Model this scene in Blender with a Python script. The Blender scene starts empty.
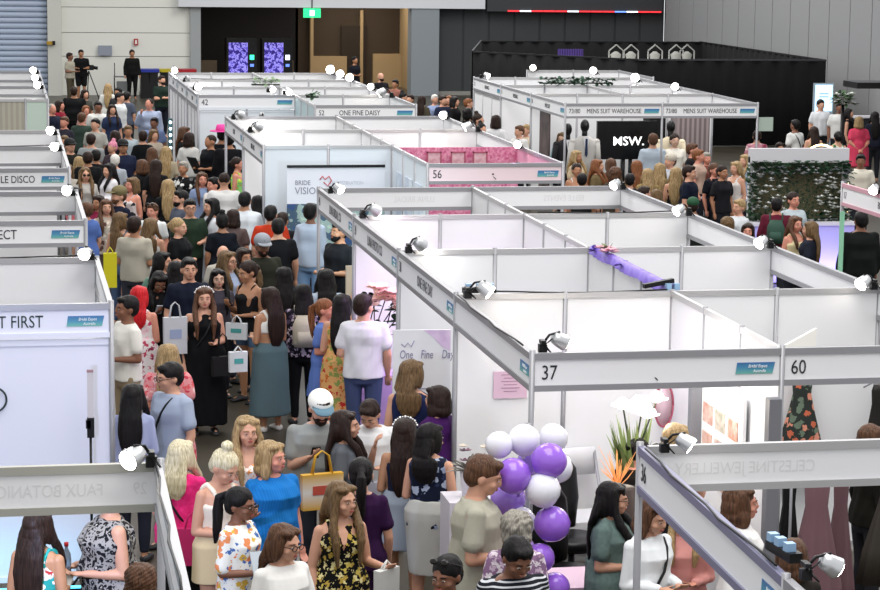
import bpy, bmesh, math, random
import numpy as np
from mathutils import Vector, Matrix, Euler
R = math.radians
scn = bpy.context.scene
COL = scn.collection
# ------------------------------------------------------------------ camera
CAMF, PITCH, YAW, ROLL, CAMH = 2290.2, .1512, .1902, .0125, 5.54
cd = bpy.data.cameras.new('camera'); cam = bpy.data.objects.new('camera', cd); COL.objects.link(cam)
cd.sensor_width = 36; cd.lens = CAMF / 880 * 36; cd.clip_end = 300
cam.matrix_world = (Matrix.Translation((0, 0, CAMH)) @ Matrix.Rotation(-YAW, 4, 'Z') @ Matrix.Rotation(math.pi/2 - PITCH, 4, 'X')
                    @ Matrix.Rotation(ROLL, 4, 'Z'))
cd.dof.use_dof = False
scn.camera = cam
# ------------------------------------------------------------------ world, hall lamps, exposure
w = bpy.data.worlds.new('hall_air'); scn.world = w; w.use_nodes = True
w.node_tree.nodes['Background'].inputs[0].default_value = (.95, .97, 1, 1)
w.node_tree.nodes['Background'].inputs[1].default_value = .62
def area(name, loc, size, energy, color=(1, 1, 1), rot=(0, 0, 0)):
    l = bpy.data.lights.new(name, 'AREA'); l.shape = 'RECTANGLE'; l.size, l.size_y = size; l.energy = energy; l.color = color
    o = bpy.data.objects.new(name, l); o.location = loc; o.rotation_euler = rot; COL.objects.link(o); return o
for i, (x, y) in enumerate([(3, 12), (3, 34), (3, 58), (14, 22), (14, 46), (14, 70)]):
    area('hall_ceiling_light', (x, y, 13), (7, 12), 900 if y < 50 else 1250, (1, .97, .93))
scn.view_settings.view_transform = 'Standard'; scn.view_settings.look = 'None'
scn.view_settings.gamma = 1; scn.view_settings.exposure = .57
scn.view_settings.use_curve_mapping = False
scn.cycles.max_bounces = 6; scn.cycles.diffuse_bounces = 3; scn.cycles.glossy_bounces = 2
scn.cycles.sample_clamp_indirect = 4; scn.cycles.use_denoising = True
# ------------------------------------------------------------------ helpers
def ray(px, py):
    X, Y = px - 440, py - 295
    c, s = math.cos(ROLL), math.sin(ROLL); a, b = c*X + s*Y, -s*X + c*Y
    x, d, u = a / CAMF, 1, -b / CAMF
    c, s = math.cos(PITCH), math.sin(PITCH); y = c*d + s*u; z = -s*d + c*u
    c, s = math.cos(YAW), math.sin(YAW); return Vector((c*x + s*y, -s*x + c*y, z))
def P(px, py, z=None, y=None, x=None):
    r = ray(px, py)
    t = (z - CAMH) / r.z if z is not None else (y / r.y if y is not None else x / r.x)
    return Vector((0, 0, CAMH)) + t * r
def lin(c):
    if isinstance(c, str): c = tuple(int(c[i:i+2], 16)/255 for i in (0, 2, 4))
    return tuple(((v+.055)/1.055)**2.4 if v > .04045 else v/12.92 for v in c) + (1,)
MATS = {}
def mat(name, col, rough=.6, metal=0, emit=0, pattern=None, bump=0, bscale=60, spec=.3, alpha=1, trans=0, p2=None, p3=None, coord='Object'):
    """procedural material, cached by its parameters"""
    key = (name, str(col), rough, metal, emit, pattern, bump, bscale, alpha, trans, str(p2), str(p3))
    if key in MATS: return MATS[key]
    m = bpy.data.materials.new(name); m.use_nodes = True; nt = m.node_tree; b = nt.nodes['Principled BSDF']
    b.inputs['Base Color'].default_value = lin(col); b.inputs['Roughness'].default_value = rough
    b.inputs['Metallic'].default_value = metal; b.inputs['Specular IOR Level'].default_value = spec
    b.inputs['Alpha'].default_value = alpha; b.inputs['Transmission Weight'].default_value = trans
    if emit: b.inputs['Emission Color'].default_value = lin(col); b.inputs['Emission Strength'].default_value = emit
    tc = nt.nodes.new('ShaderNodeTexCoord'); L = nt.links.new
    def ramp(stops, src, interp='CONSTANT'):
        r = nt.nodes.new('ShaderNodeValToRGB'); r.color_ramp.interpolation = interp
        e = r.color_ramp.elements
        while len(e) < len(stops): e.new(.5)
        for i, (p, c) in enumerate(stops): e[i].position = p; e[i].color = lin(c)
        L(src, r.inputs[0]); return r.outputs[0]
    def tex(kind, scale, **kw):
        t = nt.nodes.new(kind); t.inputs['Scale'].default_value = scale
        for k, v in kw.items():
            if k in t.inputs: t.inputs[k].default_value = v
            else: setattr(t, k, v)
        L(tc.outputs[coord], t.inputs['Vector']); return t
    base = None
    if pattern == 'floral':
        a = tex('ShaderNodeTexVoronoi', (p3 or 14)*1.5); n = tex('ShaderNodeTexNoise', (p3 or 14)*3, Detail=2)
        vm = nt.nodes.new('ShaderNodeVectorMath'); vm.operation = 'MULTIPLY_ADD'; L(n.outputs['Color'], vm.inputs[0]); vm.inputs[1].default_value = (.07, .07, .07); L(tc.outputs[coord], vm.inputs[2]); L(vm.outputs[0], a.inputs['Vector'])
        c1 = ramp([(0, p2[0]), (.25, p2[-1] if len(p2) > 1 else p2[0]), (.5, p2[len(p2)//2]), (.75, p2[0])], a.outputs['Color'])
        mask = ramp([(0, 'ffffff'), (.46, '000000')], a.outputs['Distance'])
        mx = nt.nodes.new('ShaderNodeMix'); mx.data_type = 'RGBA'; L(mask, mx.inputs[0]); mx.inputs[6].default_value = lin(col); L(c1, mx.inputs[7])
        base = mx.outputs[2]
    elif pattern == 'paint':
        n = tex('ShaderNodeTexNoise', p3 or 12, Detail=3)
        k = len(p2); base = ramp([(.3 + .4*i/k, c) for i, c in enumerate((col,)+tuple(p2))], n.outputs[0])
    elif pattern == 'stripes':
        wv = tex('ShaderNodeTexWave', p3 or 9, bands_direction='Z'); base = ramp([(0, col), (.72, p2[0])], wv.outputs[0])
    elif pattern == 'vstripes':
        wv = tex('ShaderNodeTexWave', p3 or 9, bands_direction='X'); base = ramp([(0, col), (.5, p2[0])], wv.outputs[0])
    elif pattern == 'mottle':
        n = tex('ShaderNodeTexNoise', p3 or 3, Detail=6); base = ramp([(.3, col), (.7, p2[0])], n.outputs[0], 'LINEAR')
    elif pattern == 'hair':
        mp = nt.nodes.new('ShaderNodeMapping'); mp.inputs['Scale'].default_value = (90, 90, 7); L(tc.outputs['Object'], mp.inputs[0])
        n = nt.nodes.new('ShaderNodeTexNoise'); n.inputs['Scale'].default_value = 1; n.inputs['Detail'].default_value = 3; L(mp.outputs[0], n.inputs['Vector'])
        base = ramp([(.3, col), (.72, p2[0])], n.outputs[0], 'LINEAR')
        bp = nt.nodes.new('ShaderNodeBump'); bp.inputs['Strength'].default_value = .6; bp.inputs['Distance'].default_value = .01
        L(n.outputs[0], bp.inputs['Height']); L(bp.outputs[0], b.inputs['Normal'])
    elif pattern == 'gradz':
        sp = nt.nodes.new('ShaderNodeSeparateXYZ'); L(tc.outputs['Generated'], sp.inputs[0])
        k = len(p2); base = ramp([(i/k, c) for i, c in enumerate((col,)+tuple(p2))], sp.outputs[2], 'LINEAR')
    if base is not None:
        L(base, b.inputs['Base Color'])
        if emit: L(base, b.inputs['Emission Color'])
    if bump:
        n = tex('ShaderNodeTexNoise', bscale, Detail=3)
        bp = nt.nodes.new('ShaderNodeBump'); bp.inputs['Strength'].default_value = bump; bp.inputs['Distance'].default_value = .01
        L(n.outputs[0], bp.inputs['Height']); L(bp.outputs[0], b.inputs['Normal'])
    MATS[key] = m; return m
def tag(o, label=None, cat=None, group=None, kind=None):
    if label: o['label'] = label
    if cat: o['category'] = cat
    if group: o['group'] = group
    if kind: o['kind'] = kind
    return o
def empty(name, loc, rz=0, label=None, cat=None, group=None):
    o = bpy.data.objects.new(name, None); o.empty_display_size = .1; COL.objects.link(o)
    o.location = loc; o.rotation_euler = (0, 0, rz); return tag(o, label, cat, group)
class MB:
    """collects simple solids into one mesh"""
    def __init__(s): s.v = []; s.f = []; s.sm = []
    def add(s, v, f, smooth=False):
        n = len(s.v); s.v += [tuple(p) for p in v]; s.f += [tuple(i + n for i in q) for q in f]; s.sm += [smooth]*len(f); return s
    def box(s, c, d, rot=None, bev=0):
        hx, hy, hz = d[0]/2, d[1]/2, d[2]/2
        v = [Vector((a*hx, b*hy, e*hz)) for a in (-1, 1) for b in (-1, 1) for e in (-1, 1)]
        if rot is not None: v = [rot @ p for p in v]
        v = [p + Vector(c) for p in v]
        return s.add(v, [(0, 1, 3, 2), (4, 6, 7, 5), (0, 4, 5, 1), (2, 3, 7, 6), (0, 2, 6, 4), (1, 5, 7, 3)])
    def bar(s, a, b, w, h=None):
        a, b = Vector(a), Vector(b); d = b - a; L = d.length; q = d.to_track_quat('X', 'Z').to_matrix()
        return s.box((a+b)/2, (L, w, h or w), q)
    def ell(s, c, r, seg=14, rot=None, rings=None):
        rings = rings or seg//2 + 1; v = []; f = []
        r = (r, r, r) if isinstance(r, (int, float)) else r
        for i in range(1, rings):
            t = math.pi*i/rings
            for j in range(seg):
                a = 2*math.pi*j/seg; v.append(Vector((r[0]*math.sin(t)*math.cos(a), r[1]*math.sin(t)*math.sin(a), r[2]*math.cos(t))))
        v += [Vector((0, 0, r[2])), Vector((0, 0, -r[2]))]; T, B = len(v)-2, len(v)-1
        for i in range(rings-2):
            for j in range(seg): k = (j+1) % seg; f.append((i*seg+j, (i+1)*seg+j, (i+1)*seg+k, i*seg+k))
        for j in range(seg): k = (j+1) % seg; f.append((T, j, k)); f.append((B, (rings-2)*seg+k, (rings-2)*seg+j))
        if rot is not None: v = [rot @ p for p in v]
        return s.add([p + Vector(c) for p in v], f, True)
    def loft(s, rings, seg=16, cap=True, smooth=True):
        """rings: (centre, rx, ry[, 3x3 frame])"""
        v = []; f = []
        for rg in rings:
            c, rx, ry = Vector(rg[0]), rg[1], rg[2]; fr = rg[3] if len(rg) > 3 else None
            for j in range(seg):
                a = 2*math.pi*j/seg; p = Vector((rx*math.cos(a), ry*math.sin(a), 0)); v.append(c + (fr @ p if fr is not None else p))
        for i in range(len(rings)-1):
            for j in range(seg): k = (j+1) % seg; f.append((i*seg+j, i*seg+k, (i+1)*seg+k, (i+1)*seg+j))
        if cap: f.append(tuple(range(seg))[::-1]); f.append(tuple((len(rings)-1)*seg+j for j in range(seg)))
        return s.add(v, f, smooth)
    def tube(s, pts, rad, seg=10, smooth=True):
        pts = [Vector(p) for p in pts]; rad = [rad]*len(pts) if isinstance(rad, (int, float)) else rad; rg = []
        up = None
        for i, p in enumerate(pts):
            d = (pts[min(i+1, len(pts)-1)] - pts[max(i-1, 0)]).normalized()
            if up is None: up = Vector((0, 0, 1)) if abs(d.z) < .9 else Vector((1, 0, 0))
            x = up.cross(d).normalized(); y = d.cross(x); up = y
            rg.append((p, rad[i], rad[i], Matrix((x, y, d)).transposed()))
        return s.loft(rg, seg, True, smooth)
    def caps(s, a, b, ra, rb, seg=12):
        """tapered capsule"""
        a, b = Vector(a), Vector(b); s.ell(a, ra, seg); s.ell(b, rb, seg); return s.tube([a, b], [ra, rb], seg)
    def cyl(s, a, b, r, r2=None, seg=14): return s.tube([a, b], [r, r if r2 is None else r2], seg, smooth=True)
    def prism(s, poly, y0, y1):
        """polygon in xz extruded along y"""
        n = len(poly); v = [(x, y0, z) for x, z in poly] + [(x, y1, z) for x, z in poly]
        f = [tuple(range(n)), tuple(range(2*n-1, n-1, -1))] + [(i, i+n, (i+1) % n + n, (i+1) % n) for i in range(n)]
        return s.add(v, f)
    def mesh(s, name='m', recalc=True):
        me = bpy.data.meshes.new(name); me.from_pydata(s.v, [], s.f); me.polygons.foreach_set('use_smooth', s.sm)
        if recalc:
            bm = bmesh.new(); bm.from_mesh(me); bmesh.ops.recalc_face_normals(bm, faces=bm.faces); bm.to_mesh(me); bm.free()
        me.update(); return me
    def build(s, name, m, parent=None, loc=None):
        me = s.mesh(name); me.materials.append(m); o = bpy.data.objects.new(name, me); COL.objects.link(o)
        if parent is not None: o.parent = parent
        if loc is not None: o.location = loc
        return o
def copy_tree(o, parent=None):
    c = o.copy(); COL.objects.link(c)
    if parent is not None: c.parent = parent
    for ch in o.children: copy_tree(ch, c)
    return c
def text(s, size, m, parent, loc, rot, name='lettering', sx=1, align='LEFT', depth=.002, offset=0, shear=0):
    cu = bpy.data.curves.new(name, 'FONT'); cu.body = s; cu.size = size; cu.align_x = align; cu.extrude = depth; cu.offset = offset; cu.shear = shear
    cu.resolution_u = 3
    t = bpy.data.objects.new(name, cu); COL.objects.link(t); dg = bpy.context.evaluated_depsgraph_get()
    me = bpy.data.meshes.new_from_object(t.evaluated_get(dg)); bpy.data.objects.remove(t)
    for v in me.vertices: v.co.x *= sx
    me.materials.clear(); me.materials.append(m)
    o = bpy.data.objects.new(name, me); COL.objects.link(o); o.parent = parent; o.location = loc; o.rotation_euler = rot; return o
# ------------------------------------------------------------------ voxel skinning queue: solids are united into one smooth surface
JOBS = []; CACHE = {}
def queue(mb, voxel, targets, smooth=3, disp=None, key=None):
    JOBS.append([mb, voxel, targets, smooth, disp])
def flush():
    tmp = []
    for mb, voxel, targets, smooth, disp in JOBS:
        o = bpy.data.objects.new('tmp', mb.mesh('tmp', True)); COL.objects.link(o)
        md = o.modifiers.new('r', 'REMESH'); md.mode = 'VOXEL'; md.voxel_size = voxel
        if smooth: s = o.modifiers.new('s', 'SMOOTH'); s.factor = .5; s.iterations = smooth
        tmp.append(o)
    dg = bpy.context.evaluated_depsgraph_get()
    for o, (mb, voxel, targets, smooth, disp) in zip(tmp, JOBS):
        me = bpy.data.meshes.new_from_object(o.evaluated_get(dg))
        n = len(me.vertices); me.polygons.foreach_set('use_smooth', [True]*len(me.polygons))
        if disp and n:
            co = np.empty(n*3); me.vertices.foreach_get('co', co); co = co.reshape(-1, 3)
            no = np.empty(n*3); me.vertices.foreach_get('normal', no); no = no.reshape(-1, 3)
            amp, fx, fz, seed = disp; rs = np.random.RandomState(seed); d = np.zeros(n)
            for _ in range(5):
                k = rs.normal(size=3) * (fx, fx, fz); d += np.sin(co @ k + rs.rand()*6.28)
            co = co + no * (amp * d / 2.2)[:, None]; me.vertices.foreach_set('co', co.ravel())
        me.update(); bpy.data.objects.remove(o)
        me.materials.clear(); me.materials.append(None)
        for t, m in targets:
            t.data = me; t.material_slots[0].link = 'OBJECT'; t.material_slots[0].material = m
    JOBS.clear()
PLACE = bpy.data.meshes.new('placeholder')
def vobj(name, parent=None):
    o = bpy.data.objects.new(name, PLACE); COL.objects.link(o)
    if parent is not None: o.parent = parent
    return o
# ------------------------------------------------------------------ people
ARM = {'down': ((.13, .03, -1), (.06, -.14, -1)), 'relax': ((.2, .05, -1), (.0, -.35, -1)), 'phone': ((.12, -.1, -1), (-.38, -.85, .45)),
       'hold': ((.16, .06, -1), (-.42, -.9, .02)), 'cross': ((.2, -.22, -1), (-.95, -.42, .08)), 'face': ((.1, -.6, -.7), (-.4, -.25, 1)),
       'hip': ((.62, .2, -.85), (-.62, -.25, -.6)), 'back': ((.18, .28, -1), (-.62, .3, -.55)), 'front': ((.16, -.05, -1), (-.5, -.55, -.55)),
       'bag': ((.22, .05, -1), (.05, -.9, .1)), 'reach': ((.1, -.45, -.9), (-.1, -.95, .15)), 'up': ((.35, -.3, .8), (-.3, -.2, 1)), 'fwd': ((.1, -.7, -.6), (0, -1, .1))}
SKIN = {'fair': 'c4937a', 'pale': 'cca48e', 'tan': 'a47457', 'olive': 'ab7d5e', 'brown': '7d5440', 'dark': '4c3226', 'pink': 'c88873'}
HAIR = {'black': ('080707', '1c1818'), 'dark': ('170f0d', '33231c'), 'brown': ('33221a', '6b4a35'), 'lbrown': ('463523', '7a6042'), 'blonde': ('6f583a', 'b89d72'),
        'plat': ('a39772', 'e6dcc0'), 'grey': ('6f6a62', 'aba59a'), 'white': ('b5b2ab', 'e6e3dc'), 'red': ('9c0f18', 'd92a30'), 'ginger': ('5a3420', '8f5c3a'), 'pink': ('b5607a', 'e39ab0')}
def skinmat(k): return mat('skin', SKIN[k], .48, spec=.35, bump=.08, bscale=120)
def hairmat(k): return mat('hair', HAIR[k][0], .5, pattern='hair', p2=(HAIR[k][1],), spec=.18)
def build_person(root_loc, face=0, H=1.7, sex='f', hair='long', hc='dark', skin='fair', top='tee', tc=None, bot='pants', bc=None, pose='down', w=1., lean=0,
                 head=(0, 0), legs='stand', shoe='2a2a2c', near=True, facial=True, extras='', label='', seed=0, group=None, voxel=None):
    """head=(turn, nod) in degrees; pose 'left/right' arm names"""
    key = (sex, hair, top, bot, pose, round(w, 1), round(lean), head, legs, near, extras)
    s = H / 1.7; f = sex == 'f'; rnd = random.Random(seed)
    vx = voxel or (.0085 if near else .016)
    root = bpy.data.objects.new('person', PLACE); COL.objects.link(root); root.location = root_loc
    root.rotation_euler = (0, 0, R(face)); root.scale = (s*1.06, s*1.06, s)
    tag(root, label, 'person', group)
    sit = legs == 'sit'
    up = Matrix.Translation((0, 0, -.44 if sit else 0)) @ Matrix.Translation((0, 0, .95)) @ Matrix.Rotation(R(-lean), 4, 'X') @ Matrix.Translation((0, 0, -.95))
    up = Matrix.Translation((0, 0, -.44 if sit else 0)) @ Matrix.Translation((0, 0, .95)) @ Matrix.Rotation(R(lean), 4, 'X') @ Matrix.Translation((0, 0, -.95))
    U3 = up.to_3x3()
    hd = up @ Matrix.Translation((0, 0, 1.452)) @ Matrix.Rotation(R(head[0]), 4, 'Z') @ Matrix.Rotation(R(head[1]), 4, 'X') @ Matrix.Scale(1.11, 4) @ Matrix.Translation((0, 0, -1.47))
    H3 = hd.to_3x3()
    SW = (.158 if f else .183) * (1 + (w-1)*.4)
    def torso(mb, rs, inf=0, seg=24):
        mb.loft([(up @ Vector((0, yo, z)), (hx+inf), (hy+inf), U3) for z, hx, hy, yo in rs], seg)
    hip = .168 if f else .16
    T = {'hip': (.86, (hip)*w, .118*w, .01), 'hip2': (.95, hip*.99*w, .118*w, .012), 'wst': (1.08, (.128 if f else .148)*w, .098*w*w, .0),
         'rib': (1.18, (.138 if f else .16)*w, .105*w, -.004), 'bust': (1.28, (.15 if f else .172)*w, (.122 if f else .118)*w, -.012 if f else 0),
         'up': (1.36, SW*.97, .096*w, .004), 'sh': (1.4, SW*.8, .072, .012), 'tr': (1.44, .078, .06, .016)}
    ts = [T[k] for k in ('hip', 'hip2', 'wst', 'rib', 'bust', 'up', 'sh', 'tr')]
    b = MB(); torso(b, [(.81, .1*w, .08, .01)] + ts)
    b.tube([up @ Vector((0, .018, 1.40)), hd @ Vector((0, .008, 1.53))], [.058 if f else .066, .05 if f else .058], 14)
    # head
    def he(mb, c, r, seg=18, rx=0): mb.ell(hd @ Vector(c), r, seg, H3 @ Matrix.Rotation(R(rx), 3, 'X'))
    he(b, (0, .012, 1.603), (.074, .094, .095), 22); he(b, (0, -.03, 1.556), (.058, .06, .07)); he(b, (0, -.052, 1.515), (.036, .034, .03))
    he(b, (0, -.091, 1.567), (.012, .02, .02), 10, 20); he(b, (0, -.086, 1.588), (.009, .014, .024), 8, 15); he(b, (0, -.08, 1.531), (.022, .012, .012), 10)
    he(b, (0, -.066, 1.612), (.05, .022, .012), 12)
    for sx in (-1, 1):
        he(b, (sx*.075, .012, 1.573), (.01, .02, .03), 10); he(b, (sx*.04, -.055, 1.555), (.022, .025, .02), 10)
    # limbs
    arms = pose.split('/') if '/' in pose else (pose, pose); aj = []
    for sx, an in ((-1, arms[0]), (1, arms[1])):
        A = ARM[an]; sh = Vector((sx*SW*.93, .012, 1.362)); d1 = Vector((A[0][0]*sx, A[0][1], A[0][2])).normalized(); d2 = Vector((A[1][0]*sx, A[1][1], A[1][2])).normalized()
        el = sh + d1*.285; wr = el + d2*.245; sh, el, wr = up @ sh, up @ el, up @ wr; d2 = U3 @ d2; aj.append((sh, el, wr, d2))
        k = (.9 if f else 1.05) * (.55 + .45*w); b.caps(sh, sh.lerp(el, .5), .047*k, .045*k); b.caps(sh.lerp(el, .5), el, .046*k, .037*k); b.caps(el, el.lerp(wr, .35), .038*k, .037*k); b.caps(el.lerp(wr, .35), wr, .037*k, .024*k**.5)
        # hand: palm, four fingers of different length, thumb
        side = d2.cross(U3 @ Vector((0, 1, 0) if abs(A[1][2]) > .7 else (0, 0, 1))); side = (side.normalized() if side.length > .1 else Vector((1, 0, 0)))
        if near:
            palm = wr + d2*.05; nrm = d2.cross(side).normalized(); fr = Matrix((side, d2, nrm)).transposed()
            b.ell(palm, (.037, .052, .016), 14, fr)
            inward = -sx if abs(A[1][2]) > .7 else 1
            curl = -nrm*(1 if (U3 @ Vector((0, 1, 0))).dot(nrm) > 0 or abs(A[1][2]) <= .7 else -1)
            for i, ln in enumerate((.058, .067, .062, .048)):
                o = palm + d2*.04 + side*(i-1.5)*.0185; m1 = o + d2*ln*.55 + curl*.012; m2 = m1 + d2*ln*.4 + curl*.028
                b.caps(o, m1, .0085, .008, 8); b.caps(m1, m2, .008, .0072, 8)
            o = palm - d2*.02 + side*-.03; m1 = o + d2*.03 - side*.024 + curl*.008; b.caps(o, m1, .011, .0095, 8); b.caps(m1, m1 + d2*.028 - side*.004 + curl*.012, .0095, .008, 8)
        else: b.ell(wr + d2*.07, (.034, .034, .07), 10, d2.to_track_quat('Z', 'Y').to_matrix())
    lj = []
    for sx in (-1, 1):
        hp = Vector((sx*.088*w, .008, .86))
        if sit: hp = Vector((sx*.09*w, 0, .47)); kn = Vector((sx*.12, -.42, .47)); an = Vector((sx*.13, -.42, .09))
        elif legs == 'walk': kn = Vector((sx*.09, -.09*sx - .03, .47)); an = Vector((sx*.085, .16*-sx + (.06 if sx < 0 else 0), .09)); kn.y = -.12 if sx > 0 else .02; an.y = -.2 if sx > 0 else .2
        else: kn = Vector((sx*.092, -.012, .47)); an = Vector((sx*.095, .02, .09))
        lj.append((hp, kn, an)); k = .5 + .5*w
        b.caps(hp, hp.lerp(kn, .5), .086*k, .072*k); b.caps(hp.lerp(kn, .5), kn, .072*k, .05*k); b.caps(kn, kn.lerp(an, .35), .05*k, .053*k); b.caps(kn.lerp(an, .35), an, .053*k, .034*k)
        b.caps(an + Vector((0, .01, -.045)), an + Vector((sx*.02, -.13, -.06)), .034, .026)
    queue(b, vx, [(root, skinmat(skin))], 2)
    # --- clothes
    fold = lambda a=.0065: (a, 30, 11, seed+1)
    ta, _, tpat = top.partition('+')
    def sleeve(mb, frac, inf, flare=0):
        for (sh, el, wr, d2) in aj:
            k = (.9 if f else 1.05)*(.55+.45*w)
            if frac <= 1: e = sh.lerp(el, frac); mb.caps(sh + Vector((0, 0, -.004)), e, .046*k+inf+.002, .043*k+inf+flare)
            else: mb.caps(sh, el, .046*k+inf, .04*k+inf); e = el.lerp(wr, frac-1); mb.caps(el, e, .042*k+inf, .033*k+inf+flare)
    def yoke(mb, inf):
        for sx, (sh, el, wr, d2) in zip((-1, 1), aj): mb.caps(up @ Vector((sx*SW*.42, .012, 1.392)), sh, .036, .047*(.9 if f else 1.05)*(.55+.45*w) + inf, 14)
    def skirt(mb, z0, z1, hem, wst=None):
        n = 7; q = []
        zt = z0; ww = wst or (T['wst'][1]+.014)
        zs = [zt, .97, .9] + [.9 + (z1-.9)*t for t in (.33, .66, 1)] if zt > .98 else [zt, .9] + [.9 + (z1-.9)*t for t in (.33, .66, 1)]
        for z in zs:
            if z >= 1.0: r = (ww + .008, T['wst'][2]+.02)
            elif z > .88: r = (hip*w+.032, .118*w+.032)
            else: t = (.9-z)/(.9-z1); r = ((hip*w+.031)*(1-t)+hem*t, (.118*w+.032)*(1-t)+hem*.75*t)
            if sit:
                q.append((Vector((0, -.0 if z > .9 else -(.9-z)*.5, max(.47, z-.44) if z > .8 else max(.3, .5-(.0)))), r[0], r[1]))
            else: q.append((Vector((0, .005, z)), r[0], r[1]))
        if sit:
            for (hp, kn, an) in lj: mb.caps(hp, kn, .1, .085)
            q = q[:3]
        mb.loft(q, 28)
    def put(nm, mb, m, disp=None, v=None, sm=2): o = vobj(nm, root); queue(mb, v or vx*1.15, [(o, m)], sm, disp); return o
    m = MB(); loose = .02 if not f else .017; nm = 'shirt'
    hem = T['hip'] if ta not in ('crop',) else T['wst']
    if ta in ('tee', 'long', 'vest', 'shirt', 'blouse', 'polo'):
        zz = dict(T)
        if not f or ta in ('shirt', 'blouse'): zz['wst'] = (1.08, max(T['wst'][1], .15*w), T['wst'][2]+.012, 0); zz['rib'] = (1.18, max(T['rib'][1], .155*w), .108*w, 0)
        rs = [(.84, hip*w+.004, .122*w, .01)] + [zz[k] for k in ('hip2', 'wst', 'rib', 'bust', 'up', 'sh')] + [(1.432, .082, .062, .014)]
        torso(m, rs, loose)
        if ta != 'vest': yoke(m, .013)
        if ta != 'vest': sleeve(m, {'tee': .62, 'polo': .6, 'long': 1.93, 'shirt': 1.93, 'blouse': .85}[ta], .011, .012 if ta in ('tee', 'polo', 'blouse') else 0)
    elif ta in ('tank', 'crop'):
        rs = ([(.85, hip*w+.002, .12*w, .01), T['hip2']] if ta == 'tank' else []) + [T['wst'], T['rib'], T['bust'], (1.325, (SW-.02), .1*w, .0)]
        if ta == 'crop': rs = rs[1:]
        torso(m, rs, .01); nm = 'tank_top' if ta == 'tank' else 'crop_top'
        for sx in (-1, 1): m.tube([up @ Vector((sx*.085, -.105, 1.30)), up @ Vector((sx*.092, -.05, 1.40)), up @ Vector((sx*.09, .02, 1.435)), up @ Vector((sx*.085, .085, 1.38)), up @ Vector((sx*.08, .11, 1.3))], .017, 8)
    elif ta in ('dress', 'maxi', 'sdress', 'mini', 'strap'):
        nm = 'dress'; sl = ta in ('sdress',)
        rs = [T['wst'], T['rib'], T['bust'], (1.33, (SW-.012 if not sl else SW+.004), .104*w, .0)] + ([T['up']] if sl else []) + ([T['sh'], (1.432, .085, .062, .014)] if sl else [(1.40, SW*.62, .07, .012)] if ta != 'strap' else [])
        torso(m, rs, .011); skirt(m, 1.1, {'dress': .5, 'maxi': .12, 'sdress': .52, 'mini': .62, 'strap': .5}[ta], .27 if ta != 'maxi' else .26)
        if sl: yoke(m, .015); sleeve(m, .6, .016, .02)
        for sx in (-1, 1): m.tube([up @ Vector((sx*.085, -.105, 1.30)), up @ Vector((sx*.092, -.05, 1.40)), up @ Vector((sx*.09, .02, 1.435)), up @ Vector((sx*.085, .085, 1.38)), up @ Vector((sx*.08, .11, 1.3))], .018 if ta != 'strap' else .009, 8)
        bot = None
    if ta != 'none': put(nm, m, tc, fold())
    if bot:
        m = MB(); nm = 'trousers'
        if bot in ('pants', 'jeans', 'shorts', 'dshorts', 'wide'):
            torso(m, [(.775, hip*w*.7, .1*w, .01), (.82, hip*w*.93, .112*w, .01), T['hip'], (.95, hip*.97*w, .112*w, .01), (1.0, T['wst'][1]*1.0, T['wst'][2]*.98, .0)], .007)
            fr = {'shorts': .85, 'dshorts': .35}.get(bot, 1.93); k = .5+.5*w
            for hp, kn, an in lj:
                if fr <= 1: e = hp.lerp(kn, fr); m.caps(hp, e, .088*k+.008, .07*k+.014)
                else: e = kn.lerp(an, fr-1); m.caps(hp, kn, .088*k+.006, .056*k+.012); m.caps(kn, e, .056*k+.012, .046 if bot != 'wide' else .09)
            nm = 'shorts' if fr <= 1 else ('jeans' if bot == 'jeans' else 'trousers')
        else:
            nm = 'skirt'; skirt(m, 1.07, {'skirt': .55, 'lskirt': .2, 'mskirt': .68, 'pencil': .42}[bot], {'skirt': .24, 'lskirt': .25, 'mskirt': .22, 'pencil': .17}[bot])
        put(nm, m, bc, (.003, 22, 12, seed+2))
    if near or 'shoes' in extras:
        sm_ = mat('shoe', shoe, .5)
        for sx, (hp, kn, an) in zip((-1, 1), lj):
            q = MB(); o = an; q.loft([(o + Vector((sx*.004, .045, -.062)), .02, .02, Matrix.Rotation(R(90), 3, 'X')), (o + Vector((sx*.004, .03, -.055)), .042, .036, Matrix.Rotation(R(90), 3, 'X')),
                (o + Vector((sx*.01, -.05, -.056)), .046, .04, Matrix.Rotation(R(90), 3, 'X')), (o + Vector((sx*.018, -.13, -.066)), .048, .027, Matrix.Rotation(R(90), 3, 'X')), (o + Vector((sx*.02, -.185, -.074)), .025, .014, Matrix.Rotation(R(90), 3, 'X'))], 14)
            q.build('shoe', sm_, root)
    # --- hair
    h = MB()
    def hb(c, r, seg=18): h.ell(hd @ Vector(c), r, seg, H3)
    if hair not in ('bald', 'hidden'):
        if hair == 'buzz': hb((0, .02, 1.614), (.0785, .0955, .09))
        else: hb((0, .024, 1.622), (.084, .1, .092)); hb((0, .05, 1.585), (.078, .07, .085))
        if hair == 'short': hb((0, -.035, 1.672), (.06, .05, .028))
        if hair in ('bob', 'long', 'wavy', 'curly', 'mid'):
            hb((0, .055, 1.555), (.09, .07, .12))
            for sx in (-1, 1): h.ell(hd @ Vector((sx*.074, .0, 1.575)), (.022, .046, .1), 14, H3)
            for sx in (-1, 1): h.ell(hd @ Vector((sx*.036, -.03, 1.67)), (.044, .046, .025), 12, H3)
        if hair == 'bob': hb((0, .05, 1.5), (.098, .08, .07)); [h.ell(hd @ Vector((sx*.082, .0, 1.5)), (.024, .045, .07), 12, H3) for sx in (-1, 1)]
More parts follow.
